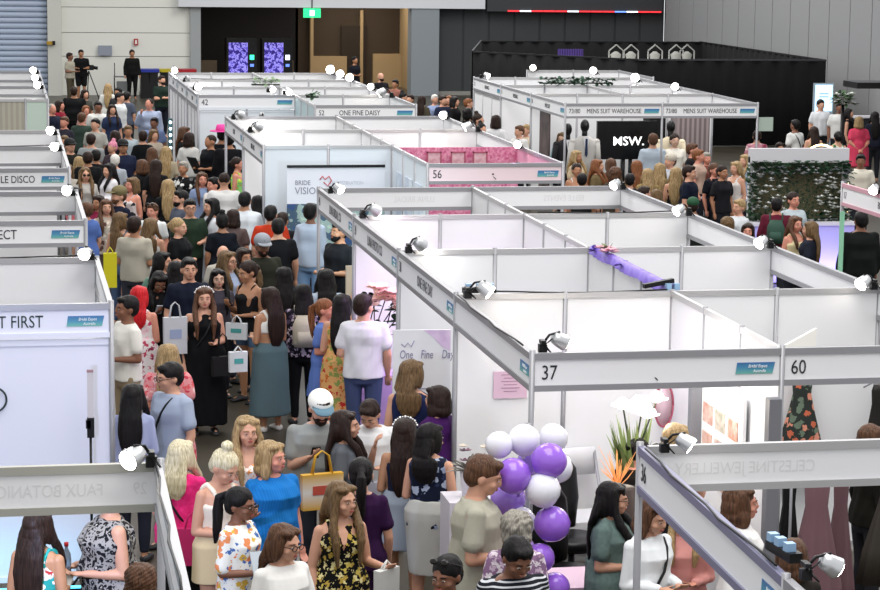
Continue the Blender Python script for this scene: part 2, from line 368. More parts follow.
        if hair in ('long', 'wavy', 'mid'):
            ln = {'long': .52, 'wavy': .4, 'mid': .28}[hair]; wv = .02 if hair == 'wavy' else 0
            pts = [hd @ Vector((0, .075, 1.58)), hd @ Vector((0, .1, 1.48))] + [up @ Vector((0, .125 + .02*math.sin(t*3), 1.46 - ln*t*.85)) for t in (.15, .4, .7, 1)]
            ws = [.085, .095, .11+wv, .115+wv, .1+wv, .05]
            h.loft([(p, wd, .04 - .004*i, (U3 if i > 1 else H3)) for i, (p, wd) in enumerate(zip(pts, ws))], 20)
            if seed % 3 or hair == 'wavy':
                for sx in (-1, 1): h.tube([hd @ Vector((sx*.076, -.01, 1.6)), hd @ Vector((sx*.09, -.03, 1.5)), up @ Vector((sx*.1, -.1, 1.4)), up @ Vector((sx*.095, -.135*w, 1.3)), up @ Vector((sx*.085, -.14*w, 1.3-ln*.35))], [.024, .032, .034, .032, .012], 12)
        if hair == 'pony': hb((0, .115, 1.63), (.03, .03, .03)); h.tube([hd @ Vector((0, .12, 1.635)), hd @ Vector((0, .165, 1.6)), hd @ Vector((0, .165, 1.5)), hd @ Vector((0, .15, 1.36)), hd @ Vector((0, .15, 1.26))], [.022, .036, .042, .034, .01], 12)
        if hair == 'bun': hb((0, .05, 1.735), (.042, .042, .036)); hb((0, .09, 1.56), (.05, .03, .04))
        if hair == 'lowbun': hb((0, .125, 1.6), (.042, .038, .042))
        if hair == 'curly': hb((0, .03, 1.62), (.105, .118, .105)); hb((0, .06, 1.55), (.1, .08, .09))
        o = put('hair', h, hairmat(hc), (.006 if hair in ('curly', 'wavy') else .0025, 60 if hair != 'curly' else 80, 14 if hair != 'curly' else 80, seed+3), vx*1.0, 1 if hair == 'curly' else 2)
    if 'beard' in extras:
        q = MB(); q.ell(hd @ Vector((0, -.036, 1.535)), (.061, .06, .05), 16, H3); q.ell(hd @ Vector((0, -.06, 1.508)), (.045, .04, .036), 14, H3)
        put('beard', q, hairmat(hc), (.002, 80, 80, 3), vx, 1)
    # --- face
    if facial:
        for sx in (-1, 1):
            q = MB(); q.ell(hd @ Vector((sx*.03, -.083, 1.589)), (.0115, .0065, .0045), 10, H3); e = q.build('eye', mat('eye_white', 'b3a59c', .4), root)
            q = MB(); q.ell(hd @ Vector((sx*.03, -.0878, 1.589)), (.0056, .0035, .0044), 10, H3); ir = q.build('iris', mat('iris', '1a120e', .2), e)
            q = MB(); q.tube([hd @ Vector((sx*.013, -.089, 1.609)), hd @ Vector((sx*.03, -.09, 1.6135)), hd @ Vector((sx*.048, -.078, 1.608))], [.0025, .0042, .002], 6); q.build('eyebrow', hairmat(hc if hc not in ('plat', 'white', 'pink', 'red') else 'lbrown'), root)
        q = MB(); q.ell(hd @ Vector((0, -.0915, 1.5355)), (.02, .006, .0042), 12, H3); q.ell(hd @ Vector((0, -.0905, 1.529)), (.016, .007, .0048), 12, H3)
        q.build('lips', mat('lips', 'a2504a' if f else '9c6252', .4), root)
    if 'glasses' in extras or ('shades' in extras and 'headshades' not in extras):
        q = MB(); dark = 'shades' in extras; z0, y0 = 1.588, -.102
        for sx in (-1, 1):
            ring = [hd @ Vector((sx*.031 + .021*math.cos(a), y0, z0 + .018*math.sin(a))) for a in [i*math.pi/6 for i in range(13)]]
            q.tube(ring, .0028, 6); q.tube([hd @ Vector((sx*.052, y0, z0+.004)), hd @ Vector((sx*.082, .01, z0+.004))], .0028, 6)
            if dark: q.loft([(hd @ Vector((sx*.031, y0-.001, z0)), .021, .018, H3 @ Matrix.Rotation(R(90), 3, 'X')), (hd @ Vector((sx*.031, y0+.002, z0)), .021, .018, H3 @ Matrix.Rotation(R(90), 3, 'X'))], 14)
        q.tube([hd @ Vector((-.011, y0, z0+.003)), hd @ Vector((.011, y0, z0+.003))], .0028, 6); q.build('sunglasses' if dark else 'glasses', mat('dark_frame', '15120f', .25), root)
    if 'headshades' in extras:
        q = MB()
        for sx in (-1, 1):
            q.ell(hd @ Vector((sx*.034, -.062, 1.7)), (.028, .01, .02), 12, H3 @ Matrix.Rotation(R(-40), 3, 'X')); q.tube([hd @ Vector((sx*.06, -.055, 1.7)), hd @ Vector((sx*.086, .04, 1.64))], .004, 6)
        q.build('sunglasses', mat('dark_frame', '15120f', .15), root)
    if 'crown' in extras:
        q = MB()
        for i in range(13):
            a = R(-75 + i*12.5); q.ell(hd @ Vector((.093*math.sin(a), -.01-.02*math.cos(a), 1.63 + .085*math.cos(a))), .007 if i % 2 else .011, 8)
        q.build('hair_clip', mat('pearl', 'f2f0ec', .2), root)
    if 'cap' in extras or 'hat' in extras:
        capc = extras.split('cap:')[1].split(',')[0] if 'cap:' in extras else (extras.split('hat:')[1].split(',')[0] if 'hat:' in extras else '2a2a30')
        cc, _, bc2 = capc.partition('~'); q = MB()
        if 'hat' in extras:
            q.loft([(hd @ Vector((0, .02, 1.655)), .19, .2, H3), (hd @ Vector((0, .02, 1.668)), .19, .2, H3)], 28); q.loft([(hd @ Vector((0, .02, 1.66)), .1, .115, H3), (hd @ Vector((0, .02, 1.72)), .095, .108, H3), (hd @ Vector((0, .02, 1.765)), .08, .09, H3), (hd @ Vector((0, .02, 1.77)), .05, .06, H3)], 24)
            q.build('hat', mat('hat_felt', cc, .7), root)
        elif 'beanie' in extras: q.ell(hd @ Vector((0, .025, 1.64)), (.096, .112, .1), 20, H3); q.build('beanie', mat('hat_felt', cc, .8), root)
        else:
            v = MB(); v.ell(hd @ Vector((0, .02, 1.645)), (.092, .108, .088), 22, H3); bk = -1 if 'backcap' in extras else 1
            m_ = mat('hat_felt', cc, .7); o = v.build('cap', m_, root)
            q.loft([(hd @ Vector((0, -.06*bk, 1.648)), .078, .035, H3), (hd @ Vector((0, -.11*bk, 1.645)), .072, .06, H3), (hd @ Vector((0, -.112*bk, 1.636)), .07, .058, H3)], 20)
            q.build('brim', mat('hat_felt', bc2 or cc, .7), o)
    if 'strap' in extras:
        q = MB(); sg = -1 if 'strapl' in extras else 1
        pts = []
        for i in range(17):
            a = 2*math.pi*i/16; zc = 1.19 + .235*math.cos(a); x = sg*(.075*math.cos(a)); y = -(.145*w)*math.sin(a) if abs(math.sin(a)) > .01 else 0
            pts.append(up @ Vector((sg*.12*w*math.cos(a) * (1 if math.cos(a) < 0 else .75), y, zc)))
        q.tube(pts, .011, 6); q.build('bag_strap', mat('strap', '121214', .5), root)
    if 'backpack' in extras:
        c = extras.split('backpack:')[1].split(',')[0] if 'backpack:' in extras else '1c1c1f'
        bpk = empty('backpack', root_loc, R(face), extras.split('bplabel:')[1] if 'bplabel:' in extras else 'small backpack worn by ' + label.split(' standing')[0].split(' walking')[0], 'backpack'); bpk.scale = (s, s, s)
        q = MB(); q.loft([(up @ Vector((0, .2, .98)), .12, .06), (up @ Vector((0, .215, 1.04)), .145, .09), (up @ Vector((0, .21, 1.25)), .14, .085), (up @ Vector((0, .19, 1.36)), .09, .045)], 20); q.build('bag_body', mat('bag_cloth', c, .7, bump=.3), bpk)
        q = MB(); q.loft([(up @ Vector((0, .3, 1.02)), .09, .02), (up @ Vector((0, .31, 1.1)), .1, .03), (up @ Vector((0, .29, 1.18)), .09, .02)], 16); q.build('pocket', mat('bag_cloth', c, .7, bump=.3), bpk)
        for sx in (-1, 1): q = MB(); q.tube([up @ Vector((sx*.1, .17, 1.34)), up @ Vector((sx*.1, .04, 1.455)), up @ Vector((sx*.105, -.085, 1.38)), up @ Vector((sx*.12, -.135*w, 1.2)), up @ Vector((sx*.165*w, .02, 1.05))], .012, 6); q.build('strap', mat('bag_cloth', c, .7), bpk)
    root['j'] = 0; del root['j']
    W = Matrix.Translation(root_loc) @ Matrix.Rotation(R(face), 4, 'Z') @ Matrix.Scale(s, 4)
    return {'root': root, 'hands': [W @ (a[2] + a[3]*.09) for a in aj], 'wrist': [W @ a[2] for a in aj], 'W': W, 'elbow': [W @ a[1] for a in aj], 'shoulder': [W @ a[0] for a in aj], 'head': W @ (hd @ Vector((0, 0, 1.6)))}
# ------------------------------------------------------------------ hall shell
def struct(o): o['kind'] = 'structure'; return o
M_floor = mat('concrete_floor', '332f27', .36, pattern='mottle', p2=('4a453a',), p3=.8, bump=.05, bscale=8)
M_white = mat('white_panel', 'ebebed', .55, spec=.25); M_alu = mat('aluminium', '9a9a9e', .38, metal=.35); M_aluL = mat('bright_aluminium', 'b4b3b4', .35, metal=.35)
M_blk = mat('black_plastic', '0e0e10', .4); M_board = mat('fascia_board', 'ebebed', .5); M_ink = mat('dark_ink', '2a2c30', .6)
M_ghost = mat('show_through_lettering', 'dededf', .6); M_silver = mat('silver_housing', 'c9cacb', .3, metal=.7)
M_drape = mat('black_drape', '08080a', .9, bump=.3, bscale=6)
def sbox(n, c, d, m): return struct(MB().box(c, d).build(n, m))
sbox('floor', (6, 48, -.05), (50, 90, .1), M_floor)
YB = 84.7
M_wallw = mat('hall_wall_panel', 'deded6', .7); M_wallg = mat('hall_grey', '9a9e9f', .7); M_wallt = mat('hall_beam', 'd0d2d6', .7)
mb = MB()
for k in range(20): mb.cyl((-14, YB-.02, .1 + k*.2), (1.68, YB-.02, .1 + k*.2), .1, seg=8)
struct(mb.build('door_1', mat('roller_shutter', 'b5c2d6', .5)))
sbox('wall_back', (-6.1, YB+.3, 4), (15.6, .3, 8), M_wallg)
sbox('trim_1', (1.94, YB-.05, 3), (.5, .5, 6), mat('pillar_paint', 'cacac2', .7))
mb = MB()
for z0, z1 in ((0, 1.4), (1.42, 2.26), (2.28, 3.18), (3.2, 5)): mb.box((4.53, YB+.1, (z0+z1)/2), (4.66, .2, z1-z0))
o = struct(mb.build('wall_back', M_wallw))
sbox('trim_2', (4.53, YB+.22, 2.5), (4.66, .06, 5), mat('seam_dark', '55554f'))
sbox('trim_3', (7.03, YB, 2.5), (.38, .5, 5), M_wallg)
sbox('trim_4', (12.1, YB-.1, 4.25), (11.4, .7, 2.02), M_wallt)
sbox('trim_5', (21.3, YB-.1, 4.2), (6.8, .5, 2.1), mat('dark_beam', '3b3d40', .7))
sbox('trim_6', (15.55, YB, 2.0), (1.05, .8, 4), mat('pillar_bluegrey', '868d92', .7))
sbox('wall_back', (20.5, YB+.3, 2), (8.8, .3, 4), mat('charcoal_wall', '393c3e', .8))
mb = MB()
for i in range(9): mb.box((16.6 + i*.98, YB+.13, 1.6), (.9, .04, 3.2))
struct(mb.build('trim_7', mat('charcoal_wall_panel', '3f4244', .8)))
sbox('baseboard_back', (19.9, YB+.08, .07), (7.8, .1, .14), mat('skirt_grey', '8f8d88', .7))
# recess
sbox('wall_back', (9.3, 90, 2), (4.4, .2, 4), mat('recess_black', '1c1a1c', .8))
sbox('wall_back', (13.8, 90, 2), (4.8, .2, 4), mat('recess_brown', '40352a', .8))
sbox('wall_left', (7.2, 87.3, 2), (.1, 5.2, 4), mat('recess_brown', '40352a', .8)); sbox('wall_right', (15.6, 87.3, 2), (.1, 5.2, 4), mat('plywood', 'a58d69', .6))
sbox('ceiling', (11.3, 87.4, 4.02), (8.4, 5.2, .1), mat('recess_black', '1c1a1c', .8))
M_ply = mat('plywood', 'a58d69', .6)
sbox('trim_8', (12.0, 89.7, 1.6), (.12, .4, 3.2), M_ply); sbox('trim_8', (14.0, 89.8, 1.5), (.12, .2, 3.0), M_ply)
sbox('wall_back', (12.7, 89.75, .6), (1.4, .3, 1.2), M_ply); sbox('wall_back', (15.0, 89.75, .65), (1.1, .3, 1.3), M_ply)
sbox('door_2', (13.7, 89.82, 1.2), (1.0, .1, 2.4), mat('dark_timber_door', '2b2219', .6))
sbox('wall_back', (7.7, 88.2, .55), (.9, .2, 1.1), mat('counter_brown', '6d5f4e', .7)); sbox('wall_back', (10.8, 88.2, .55), (.6, .2, 1.1), mat('counter_brown', '6d5f4e', .7))
# right wall with vertical panel joints
mb = MB()
for i in range(24): mb.box((24.85, 84 - 1.75*i - .85, 3), (.25, 1.7, 6))
struct(mb.build('wall_right', mat('grey_clad_panel', '929394', .75)))
sbox('trim_9', (25.0, 64, 3), (.06, 42, 6), mat('clad_joint', 'b4b5b6', .7))
mb = MB()
for i, c in enumerate('rrwrrbrwrrrbrrwr'): pass
LEDC = {'r': 'd02a30', 'w': 'd9dde6', 'b': '5f83d8'}
for i, c in enumerate('rwrrrwrrrbwrr'):
    o = MB().box((18.9 + i*.46, YB-.37, 3.17), (.43, .06, .05)).build('led_segment', mat('led_'+c, LEDC[c], .4, emit=1.6))
    if i == 0: ledroot = empty('led_strip', (18.9, YB-.37, 3.17), 0, 'red white and blue light strip under the dark beam at the back', 'light strip')
    o.location = (-18.9, -YB+.37, -3.17); o.parent = ledroot
# ------------------------------------------------------------------ booth system
POSTS = set(); TOPZ = 2.48
def post(x, y, par, lx, ly=0, h=2.5):
    k = (round(x, 1), round(y, 1))
    if k in POSTS: return
    POSTS.add(k); MB().cyl((lx, ly, 0), (lx, ly, h), .024, seg=8).build('post', M_alu, par)
def frame(p0, p1):
    d = Vector((p1[0]-p0[0], p1[1]-p0[1], 0)); return d.length, math.atan2(d.y, d.x)
PLQ = {}
def plaque(par, x, z, front=-.012, s=1.0, small=False):
    if 'p' not in PLQ:
        pm = mat('plaque_blue', '6fb3a5', .4, pattern='gradz', p2=('4d8fb0', '3f6ea3'))
        o = MB().prism([(0, 0), (.3, 0), (.32, .09), (.012, .09)], 0, .004).build('sponsor_plaque', pm)
        PLQ['p'] = o.data; bpy.data.objects.remove(o)
    o = bpy.data.objects.new('sponsor_plaque', PLQ['p']); COL.objects.link(o); o.parent = par; o.location = (x, front, z)
    if not small:
        for (tx, tz, ts, t) in ((.1, .05, .036, 'Bridal Expos'), (.14, .012, .034, 'Australia')): text(t, ts, mat('plaque_white', 'f2f6f8'), o, (tx, -.003, tz), (R(90), 0, 0), 'plaque_lettering', .85, shear=.25)
def fascia(p0, p1, label, number=None, name=None, logo=True, col=None, ghost=None, posts=True, rail=None, tcol=None, group=None, nx=.5, small=False, tsize=.13, z1=TOPZ, tx=None, brail=None, gx=.06, gsx=.8):
    L, a = frame(p0, p1); r = empty('fascia_sign', (p0[0], p0[1], 0), a, label, 'sign', group); rm = rail or M_alu; z0 = z1-.3
    MB().box((L/2, .004, (z0+z1)/2), (L-.04, .016, .24)).build('board', col or M_board, r)
    for z, nm in ((z1-.028, 'top_rail'), (z0+.024, 'bottom_rail')): MB().box((L/2, .004, z), (L-.03, .046, .052 if nm == 'top_rail' else .046)).build(nm, brail if (brail and nm == 'bottom_rail') else rm, r)
    zc = (z0+z1)/2 - tsize*.36; tm = tcol or M_ink
    if number: text(number, tsize, tm, r, (.07, -.008, zc), (R(90), 0, 0), 'number', .8, depth=.001)
    if name: text(name, tsize, tm, r, (L*nx if tx is None else L-tx, -.008, zc), (R(90), 0, 0), 'lettering', .78, 'CENTER' if tx is None else 'RIGHT', depth=.001)
    if logo: plaque(r, L-.38 if L > 1 else .3, (z0+z1)/2-.05, -.01, small=small)
    if ghost and '|' in ghost: gn, ghost = ghost.split('|'); text(gn, .108, M_ghost, r, (.08, .0135, (z0+z1)/2-.04), (R(90), 0, 0), 'show_through_number', gsx, depth=.0005)
    if ghost: text(ghost, .108, M_ghost, r, (gx if gx < 1 else gx, .0135, (z0+z1)/2-.04), (R(90), 0, 0), 'show_through_lettering', gsx, 'LEFT' if gx < 1 else 'RIGHT', depth=.0005)
    if posts:
        c, s = math.cos(a), math.sin(a); n = max(1, round(L/2)) if posts == 2 else 1
        for i in range(n+1): post(p0[0]+c*L*i/n, p0[1]+s*L*i/n, r, L*i/n)
    return r
def wall(p0, p1, label, m=None, z1=TOPZ, n=None, group=None, rail=None, cat='wall', mats=None):
    L, a = frame(p0, p1); r = empty('partition_wall', (p0[0], p0[1], 0), a, label, cat, group); n = n or max(1, round(L))
    for i in range(n): MB().box((L*(i+.5)/n, 0, (z1-.03+.08)/2), (L/n-.045, .014, z1-.11)).build('panel', (mats[i] if mats else m) or M_white, r)
    MB().box((L/2, 0, z1-.028), (L-.04, .04, .052)).build('top_rail', rail or M_aluL, r); MB().box((L/2, 0, .06), (L-.04, .04, .05)).build('bottom_rail', rail or M_aluL, r)
    c, s = math.cos(a), math.sin(a)
    for i in range(n+1): post(p0[0]+c*L*i/n, p0[1]+s*L*i/n, r, L*i/n, 0, z1+.01)
    return r
XL, XA, XM, XR, X2 = .9, 3.95, 5.95, 7.93, 11.02
YA = [16.76, 19.76, 22.76, 25.76, 28.76]
# island A, left side fascias run along the aisle
fascia((XA, YA[1]), (XA, YA[0]), 'blank white side fascia nearest the corner of stand 37', ' ', None, tsize=.1)
fascia((XA, YA[2]), (XA, YA[1]), 'white side fascia above the pale One Fine Day poster', '38', 'ONE FINE DAY', tsize=.155, tcol=mat('soft_ink', '5b5b60'))
fascia((XA, YA[3]), (XA, YA[2]), 'white side fascia above the pink flower arrangement', '39', 'LUNA PHOTO CO', tsize=.155, tcol=mat('soft_ink', '5b5b60'))
fascia((XA, YA[4]), (XA, YA[3]), 'white side fascia farthest along the central stand row, above a bearded man', '40', 'LUNA BRIDAL CO', tsize=.155, tcol=mat('soft_ink', '5b5b60'))
fascia((XA, YA[0]), (XM, YA[0]), 'long white fascia numbered 37 above the balloons', '37', None, tsize=.16)
fascia((XM, YA[0]), (XM+3.0, YA[0]), 'white fascia numbered 60 above the floral gown', '60', None, tsize=.16)
for k, (y, n1, n2) in enumerate([(YA[1], 'white back wall inside stand 37', 'white back wall inside stand 60'), (YA[2], 'white cross wall second behind stand 37', 'white cross wall second behind stand 60 with lilac tint'), (YA[3], 'brightly lit cross wall third behind stand 37', 'plain white cross wall third behind stand 60')]):
    wall((XA, y), (XM, y), n1); wall((XM, y), (XR, y), n2)
for k in range(4):
    wall((XM, YA[k+1]), (XM, YA[k]), ['white spine wall between stands 37 and 60', 'white spine wall under the purple ribbon', 'lilac lit spine wall ahead of the purple ribbon', 'grey toned spine wall below the far rear fascia'][k])
    fascia((XR, YA[k]), (XR, YA[k+1]), ['white side fascia right of the hanging gowns', 'white side fascia in front of the seated women', 'white side fascia behind the green garland strip', 'white side fascia ending by the crowd at the suit stand'][k], None, None, logo=False)
fascia((XM, YA[4]), (XA, YA[4]), 'white rear fascia seen from behind below the vision banner', None, None, False, ghost='LUNA BRIDAL', gx=.5)
fascia((XR, YA[4]), (XM, YA[4]), 'white rear fascia seen from behind below sign 56', None, None, False, ghost='BELLE EVENTS', gx=.5)
# stand 36, nearest right
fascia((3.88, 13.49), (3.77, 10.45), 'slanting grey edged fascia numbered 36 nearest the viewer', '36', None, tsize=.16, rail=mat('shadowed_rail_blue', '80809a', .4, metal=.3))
fascia((7.2, 13.47), (3.91, 13.47), 'near white rear fascia with mirrored jewellery lettering', None, None, False, ghost='CELESTINE JEWELLERY', gx=3.1, gsx=.85, posts=1, rail=M_aluL)
fascia((3.77, 10.45), (3.71, 8.6), 'white side fascia at the bottom edge beyond fascia 36', None, None, False)
# B row
fascia((XA, 38.0), (XA, 34.98), 'small side fascia left of the vision banner wall', '45', 'BRIDAL HIRE', tsize=.12, small=True)
fascia((XA, 41.0), (XA, 38.0), 'small side fascia farther left behind the pink hat', '44', 'FLORIST', tsize=.12, small=True)
wall((XA, 34.98), (XM, 34.98), 'pale blue lit wall behind the vision banner', mat('pale_blue_panel', 'dde4ea', .5))
wall((XM, 34.9), (XM, 31.95), 'pale blue side wall with window pictures left of sign 56', mat('pale_blue_panel', 'dde4ea', .5))
wall((XA, 38.0), (XM, 38.0), 'white wall one row behind the vision banner'); wall((XM, 38.0), (XR, 38.0), 'white wall behind the pink glitter backdrop')
fascia((XM, 41.0), (XA, 41.0), 'far rear fascia behind the vision banner stand', None, None, False, small=True); fascia((XR, 41.0), (XM, 41.0), 'far rear fascia right of the daisy sign', None, None, False)
wall((XM, 41), (XM, 38), 'white spine wall behind the vision banner stand'); wall((XM, 38), (XM, 34.98), 'white spine wall left of the pink glitter backdrop')
for y0, y1, t in ((38, 41, 'small white side fascia with lamp beyond the pink backdrop'), (34.98, 38, 'white side fascia right behind the pink backdrop')): fascia((XR, y0), (XR, y1), t, None, None, False)
M_pkb = mat('pink_board', 'ecd6db', .5)
fascia((XM, 31.95), (XR, 31.95), 'pale pink fascia numbered 56', '56', None, tsize=.17, col=M_pkb)
fascia((XR, 31.95), (XR, 34.98), 'pink side fascia at the right end of the glitter backdrop', None, None, False, col=mat('pink_board2', 'e8a7c0', .5))
o = MB().box((6.95, 34.88, 1.5), (1.96, .03, 1.9)).build('glitter_backdrop', mat('pink_glitter', 'c04a7c', .35, pattern='mottle', p2=('e9a6bc',), p3=26, bump=.6, bscale=90))
tag(o, 'sparkling pink glitter backdrop above the sign numbered 56', 'backdrop')
for px in (434, 458, 480):
    p = P(px, 159, y=34.78); r = empty('framed_picture', p, 0, {434: 'left', 458: 'middle', 480: 'right'}[px] + ' small pink framed picture on the glitter backdrop', 'picture', 'pink framed pictures')
    MB().box((0, 0, 0), (.2, .02, .2)).build('print', mat('pink_print', 'e8c7cd', .5, pattern='mottle', p2=('b98089',), p3=9), r)
    q = MB(); [q.box((sx*.105, -.005, 0), (.02, .03, .23)) for sx in (-1, 1)]; [q.box((0, -.005, sz*.105), (.23, .03, .02)) for sz in (-1, 1)]; q.build('frame', mat('rose_frame', 'a8566a', .4), r)
# window pictures on the pale blue side wall
for i, (y0, c) in enumerate(((34.3, '8ea0bc'), (33.5, 'a9b6cc'), (32.7, 'c0cbdc'))):
    MBo = MB().box((XM-.02, y0-.1, 1.75), (.015, .55, .75)).build('wall_print', mat('print_blue'+str(i), c, .35, pattern='mottle', p2=('e3ecf3',), p3=4)); tag(MBo, ['dark', 'middle', 'palest'][i] + ' bluish picture on the pale side wall left of sign 56', 'picture', 'bluish wall pictures')
# row 1
Y1 = [46.9, 49.6, 52.3, 55.0]
for k in range(3):
    fascia((XA, Y1[k+1]), (XA, Y1[k]), ['near', 'middle', 'far'][k] + ' side fascia of the back left stand beside the string lights', '4'+str(3+k), 'STUDIO', tsize=.12, small=True)
    wall((XA+.02, Y1[k+1]), (XA+.02, Y1[k]), ['near', 'middle', 'far'][k] + ' white side wall of the back left stand', z1=2.17)
    wall((XM, Y1[k+1]), (XM, Y1[k]), ['near', 'middle', 'far'][k] + ' spine wall of the back left stand block')
    fascia((XR, Y1[k]), (XR, Y1[k+1]), ['near', 'middle', 'far'][k] + ' right side fascia of the back left stand block', None, None, False)
    wall((XA, Y1[k+1]), (XM, Y1[k+1]), ['first', 'second', 'third'][k] + ' left cross wall of the back stand block'); wall((XM, Y1[k+1]), (XR, Y1[k+1]), ['first', 'second', 'third'][k] + ' right cross wall of the back stand block')
M_bw = mat('bluish_white_panel', 'dee4ea', .5)
fascia((XA, 46.9), (XM, 46.9), 'bluish white fascia numbered 42', '42', None, tsize=.17, small=True, brail=M_bw); wall((XA, 46.93), (XM, 46.93), 'bluish white wall below the fascia numbered 42', M_bw, z1=2.17, rail=M_bw)
wall((XM, 46.9), (XM, 43.9), 'pale teal side wall left of the daisy sign', mat('teal_tint_panel', 'b9ced1', .5)); wall((XM, 46.9), (XR, 46.9), 'white wall right behind the daisy sign')
fascia((XM, 43.9), (XR, 43.9), 'white fascia reading ONE FINE DAISY numbered 52', '52', 'ONE FINE DAISY', tsize=.14, nx=.44, small=True); fascia((XR, 43.9), (XR, 46.9), 'right side fascia next to the daisy sign', None, None, False)
# suit warehouse island
YS = [44.3, 47.3, 50.3, 53.3]
fascia((X2, YS[0]), (X2+2, YS[0]), 'left fascia of the suit stand numbered 73/80', '73/80', 'MENS SUIT WAREHOUSE', tsize=.13, nx=.5, small=True)
fascia((X2+2, YS[0]), (X2+4, YS[0]), 'right fascia of the suit stand numbered 73/80', '73/80', 'MENS SUIT WAREHOUSE', tsize=.13, nx=.5, small=True)
for k in range(3):
    fascia((X2, YS[k+1]), (X2, YS[k]), ['near', 'middle', 'far'][k] + ' side fascia of the suit stand facing the aisle', '7'+str(k), 'MENS SUIT' if k == 0 else 'WEDDINGS', tsize=.12, small=True)
    wall((X2, YS[k+1]), (X2+2, YS[k+1]), ['first', 'second', 'third'][k] + ' left cross wall inside the suit stand block'); wall((X2+2, YS[k+1]), (X2+4, YS[k+1]), ['first', 'second', 'third'][k] + ' right cross wall inside the suit stand block')
    fascia((X2+4, YS[k]), (X2+4, YS[k+1]), ['near', 'middle', 'far'][k] + ' right side fascia of the suit stand block', None, None, False)
    if k: wall((X2+2, YS[k+1]), (X2+2, YS[k]), ['', 'middle', 'far'][k] + ' spine wall of the suit stand block')
wall((X2+2, 56.4), (X2+4.4, 56.4), 'farthest white wall behind the suit stand'); fascia((X2+4.4, 53.3), (X2+4.4, 56.4), 'farthest right side fascia behind the suit stand', None, None, False)
wall((X2+.02, 50.3), (X2+.02, 53.3), 'far white side wall of the suit stand', z1=2.17)
# right edge stand
M_pkr = mat('dusty_pink_rail', 'c99aa6', .4)
fascia((X2, 28.9), (X2, 25.9), 'pink railed fascia at the right edge of the picture', '17', 'BESPOKE MOBILE HIRE', tsize=.13, rail=M_pkr, nx=.6, tcol=mat('soft_ink', '6b6b70'))
wall((X2+.55, 27.6), (X2+2.5, 27.6), 'pale grey wall at the right edge below the pink railed fascia', mat('pale_grey_panel', 'c8c8cc', .5))
# left block
M_bwl = mat('cool_white_panel', 'dfe1f0', .5)
fascia((XL, 13.42), (-3.1, 13.42), 'near left rear fascia with mirrored botanic lettering', None, None, False, ghost='29|FAUX BOTANICA', gx=.34, rail=mat('warm_grey_rail', 'a5a49c', .45))
fascia((.83, 10.3), (.885, 13.42), 'slim end on fascia running down beside the woman in pink', None, None, False)
fascia((-2.1, 19.6), (XL, 19.6), 'near left fascia ending in T FIRST', None, 'T FIRST', tsize=.15, tx=.575, col=M_bwl, brail=M_bwl, tcol=mat('deep_green_ink', '1c3432', .5))
bpy.data.objects.remove
wall((-2.1, 19.62), (XL, 19.62), 'glowing white wall below the T FIRST sign', M_bwl, z1=2.17, n=1, rail=M_bwl)
wall((-2.1, 22.52), (XL, 22.52), 'white wall directly behind the T FIRST sign', n=3); fascia((XL, 19.6), (XL, 22.52), 'left side fascia just behind the T FIRST sign', None, None, False)
fascia((-2.1, 25.58), (XL, 25.58), 'left fascia ending in CONNECT', None, 'CONNECT', tsize=.15, tx=.75); fascia((XL, 28.62), (-2.1, 28.62), 'left rear fascia right behind the CONNECT sign', None, None, False)
fascia((XL, 25.58), (XL, 28.62), 'left side fascia just behind the CONNECT sign', None, None, False)
fascia((-2.1, 31.6), (XL, 31.6), 'left fascia reading MOBILE DISCO', None, 'MOBILE DISCO', tsize=.14, tx=.46, small=False); fascia((XL, 35.0), (-2.1, 35.0), 'left rear fascia right behind the MOBILE DISCO sign', None, None, False)
fascia((XL, 31.6), (XL, 35.0), 'left side fascia just behind the MOBILE DISCO sign', None, None, False)
wall((-2.1, 38.04), (XL, 38.04), 'white wall two rows behind the MOBILE DISCO sign', n=3)
fascia((XL, 35.0), (XL, 38.04), 'left side fascia under the lamp two rows behind MOBILE DISCO', None, None, False)
wall((-2.1, 45.6), (.47, 45.6), 'wall hung with beige curtain far left', mat('beige_panel', '9c978a', .8, pattern='vstripes', p2=('a9a596',), p3=3), n=2); wall((.47, 45.6), (XL, 45.6), 'narrow pale green wall panel far left', mat('pale_green_panel', 'b7c7bb', .6), n=1)
for y, t in ((47.1, 'nearest'), (49.74, 'second'), (52.0, 'third'), (55.5, 'farthest')): fascia((-2.1, y), (XL, y), t + ' blank fascia at the far left under the shutter', None, None, False, small=True)
fascia((XL, 45.6), (XL, 49.74), 'far left side fascia near the green panel', None, None, False); fascia((XL, 49.74), (XL, 55.5), 'far left side fascia below the shutter', None, None, False)
# black drape room
def drape(p0, p1, label, z1=2.48):
    L, a = frame(p0, p1); n = int(L*6); pts = []; v = []; f = []
    r = empty('drape_wall', (p0[0], p0[1], 0), a, label, 'drape')
    for i in range(n+1): y = .035*math.sin(i*1.9); v += [(L*i/n, y, .02), (L*i/n, y, z1-.05), (L*i/n, y+.03, z1-.05), (L*i/n, y+.03, .02)]
    for i in range(n):
        for j in range(4): f.append((4*i+j, 4*i+(j+1) % 4, 4*i+4+(j+1) % 4, 4*i+4+j))
    MB().add(v, f, True).build('cloth', M_drape, r); MB().box((L/2, .015, z1-.03), (L, .05, .05)).build('top_rail', mat('dark_rail', '3a3a3d' if 'long' in label else '141416', .4), r)
q0 = P(473, 51, z=2.48); drape((q0.x, q0.y), (17.6, 62.4), 'black drape wall behind the suit stand'); drape((17.6, 62.4), (23.15, 62.4), 'long black drape wall at the far right')
drape((23.15, 62.4), (23.2, 74.6), 'black drape side wall running back at the far right'); drape((15.6, 74.3), (23.2, 74.3), 'rear black drape wall below the charcoal wall')
drape((q0.x, q0.y), (15.6, 74.3), 'black drape side wall at the left of the dark enclosure', 2.5)
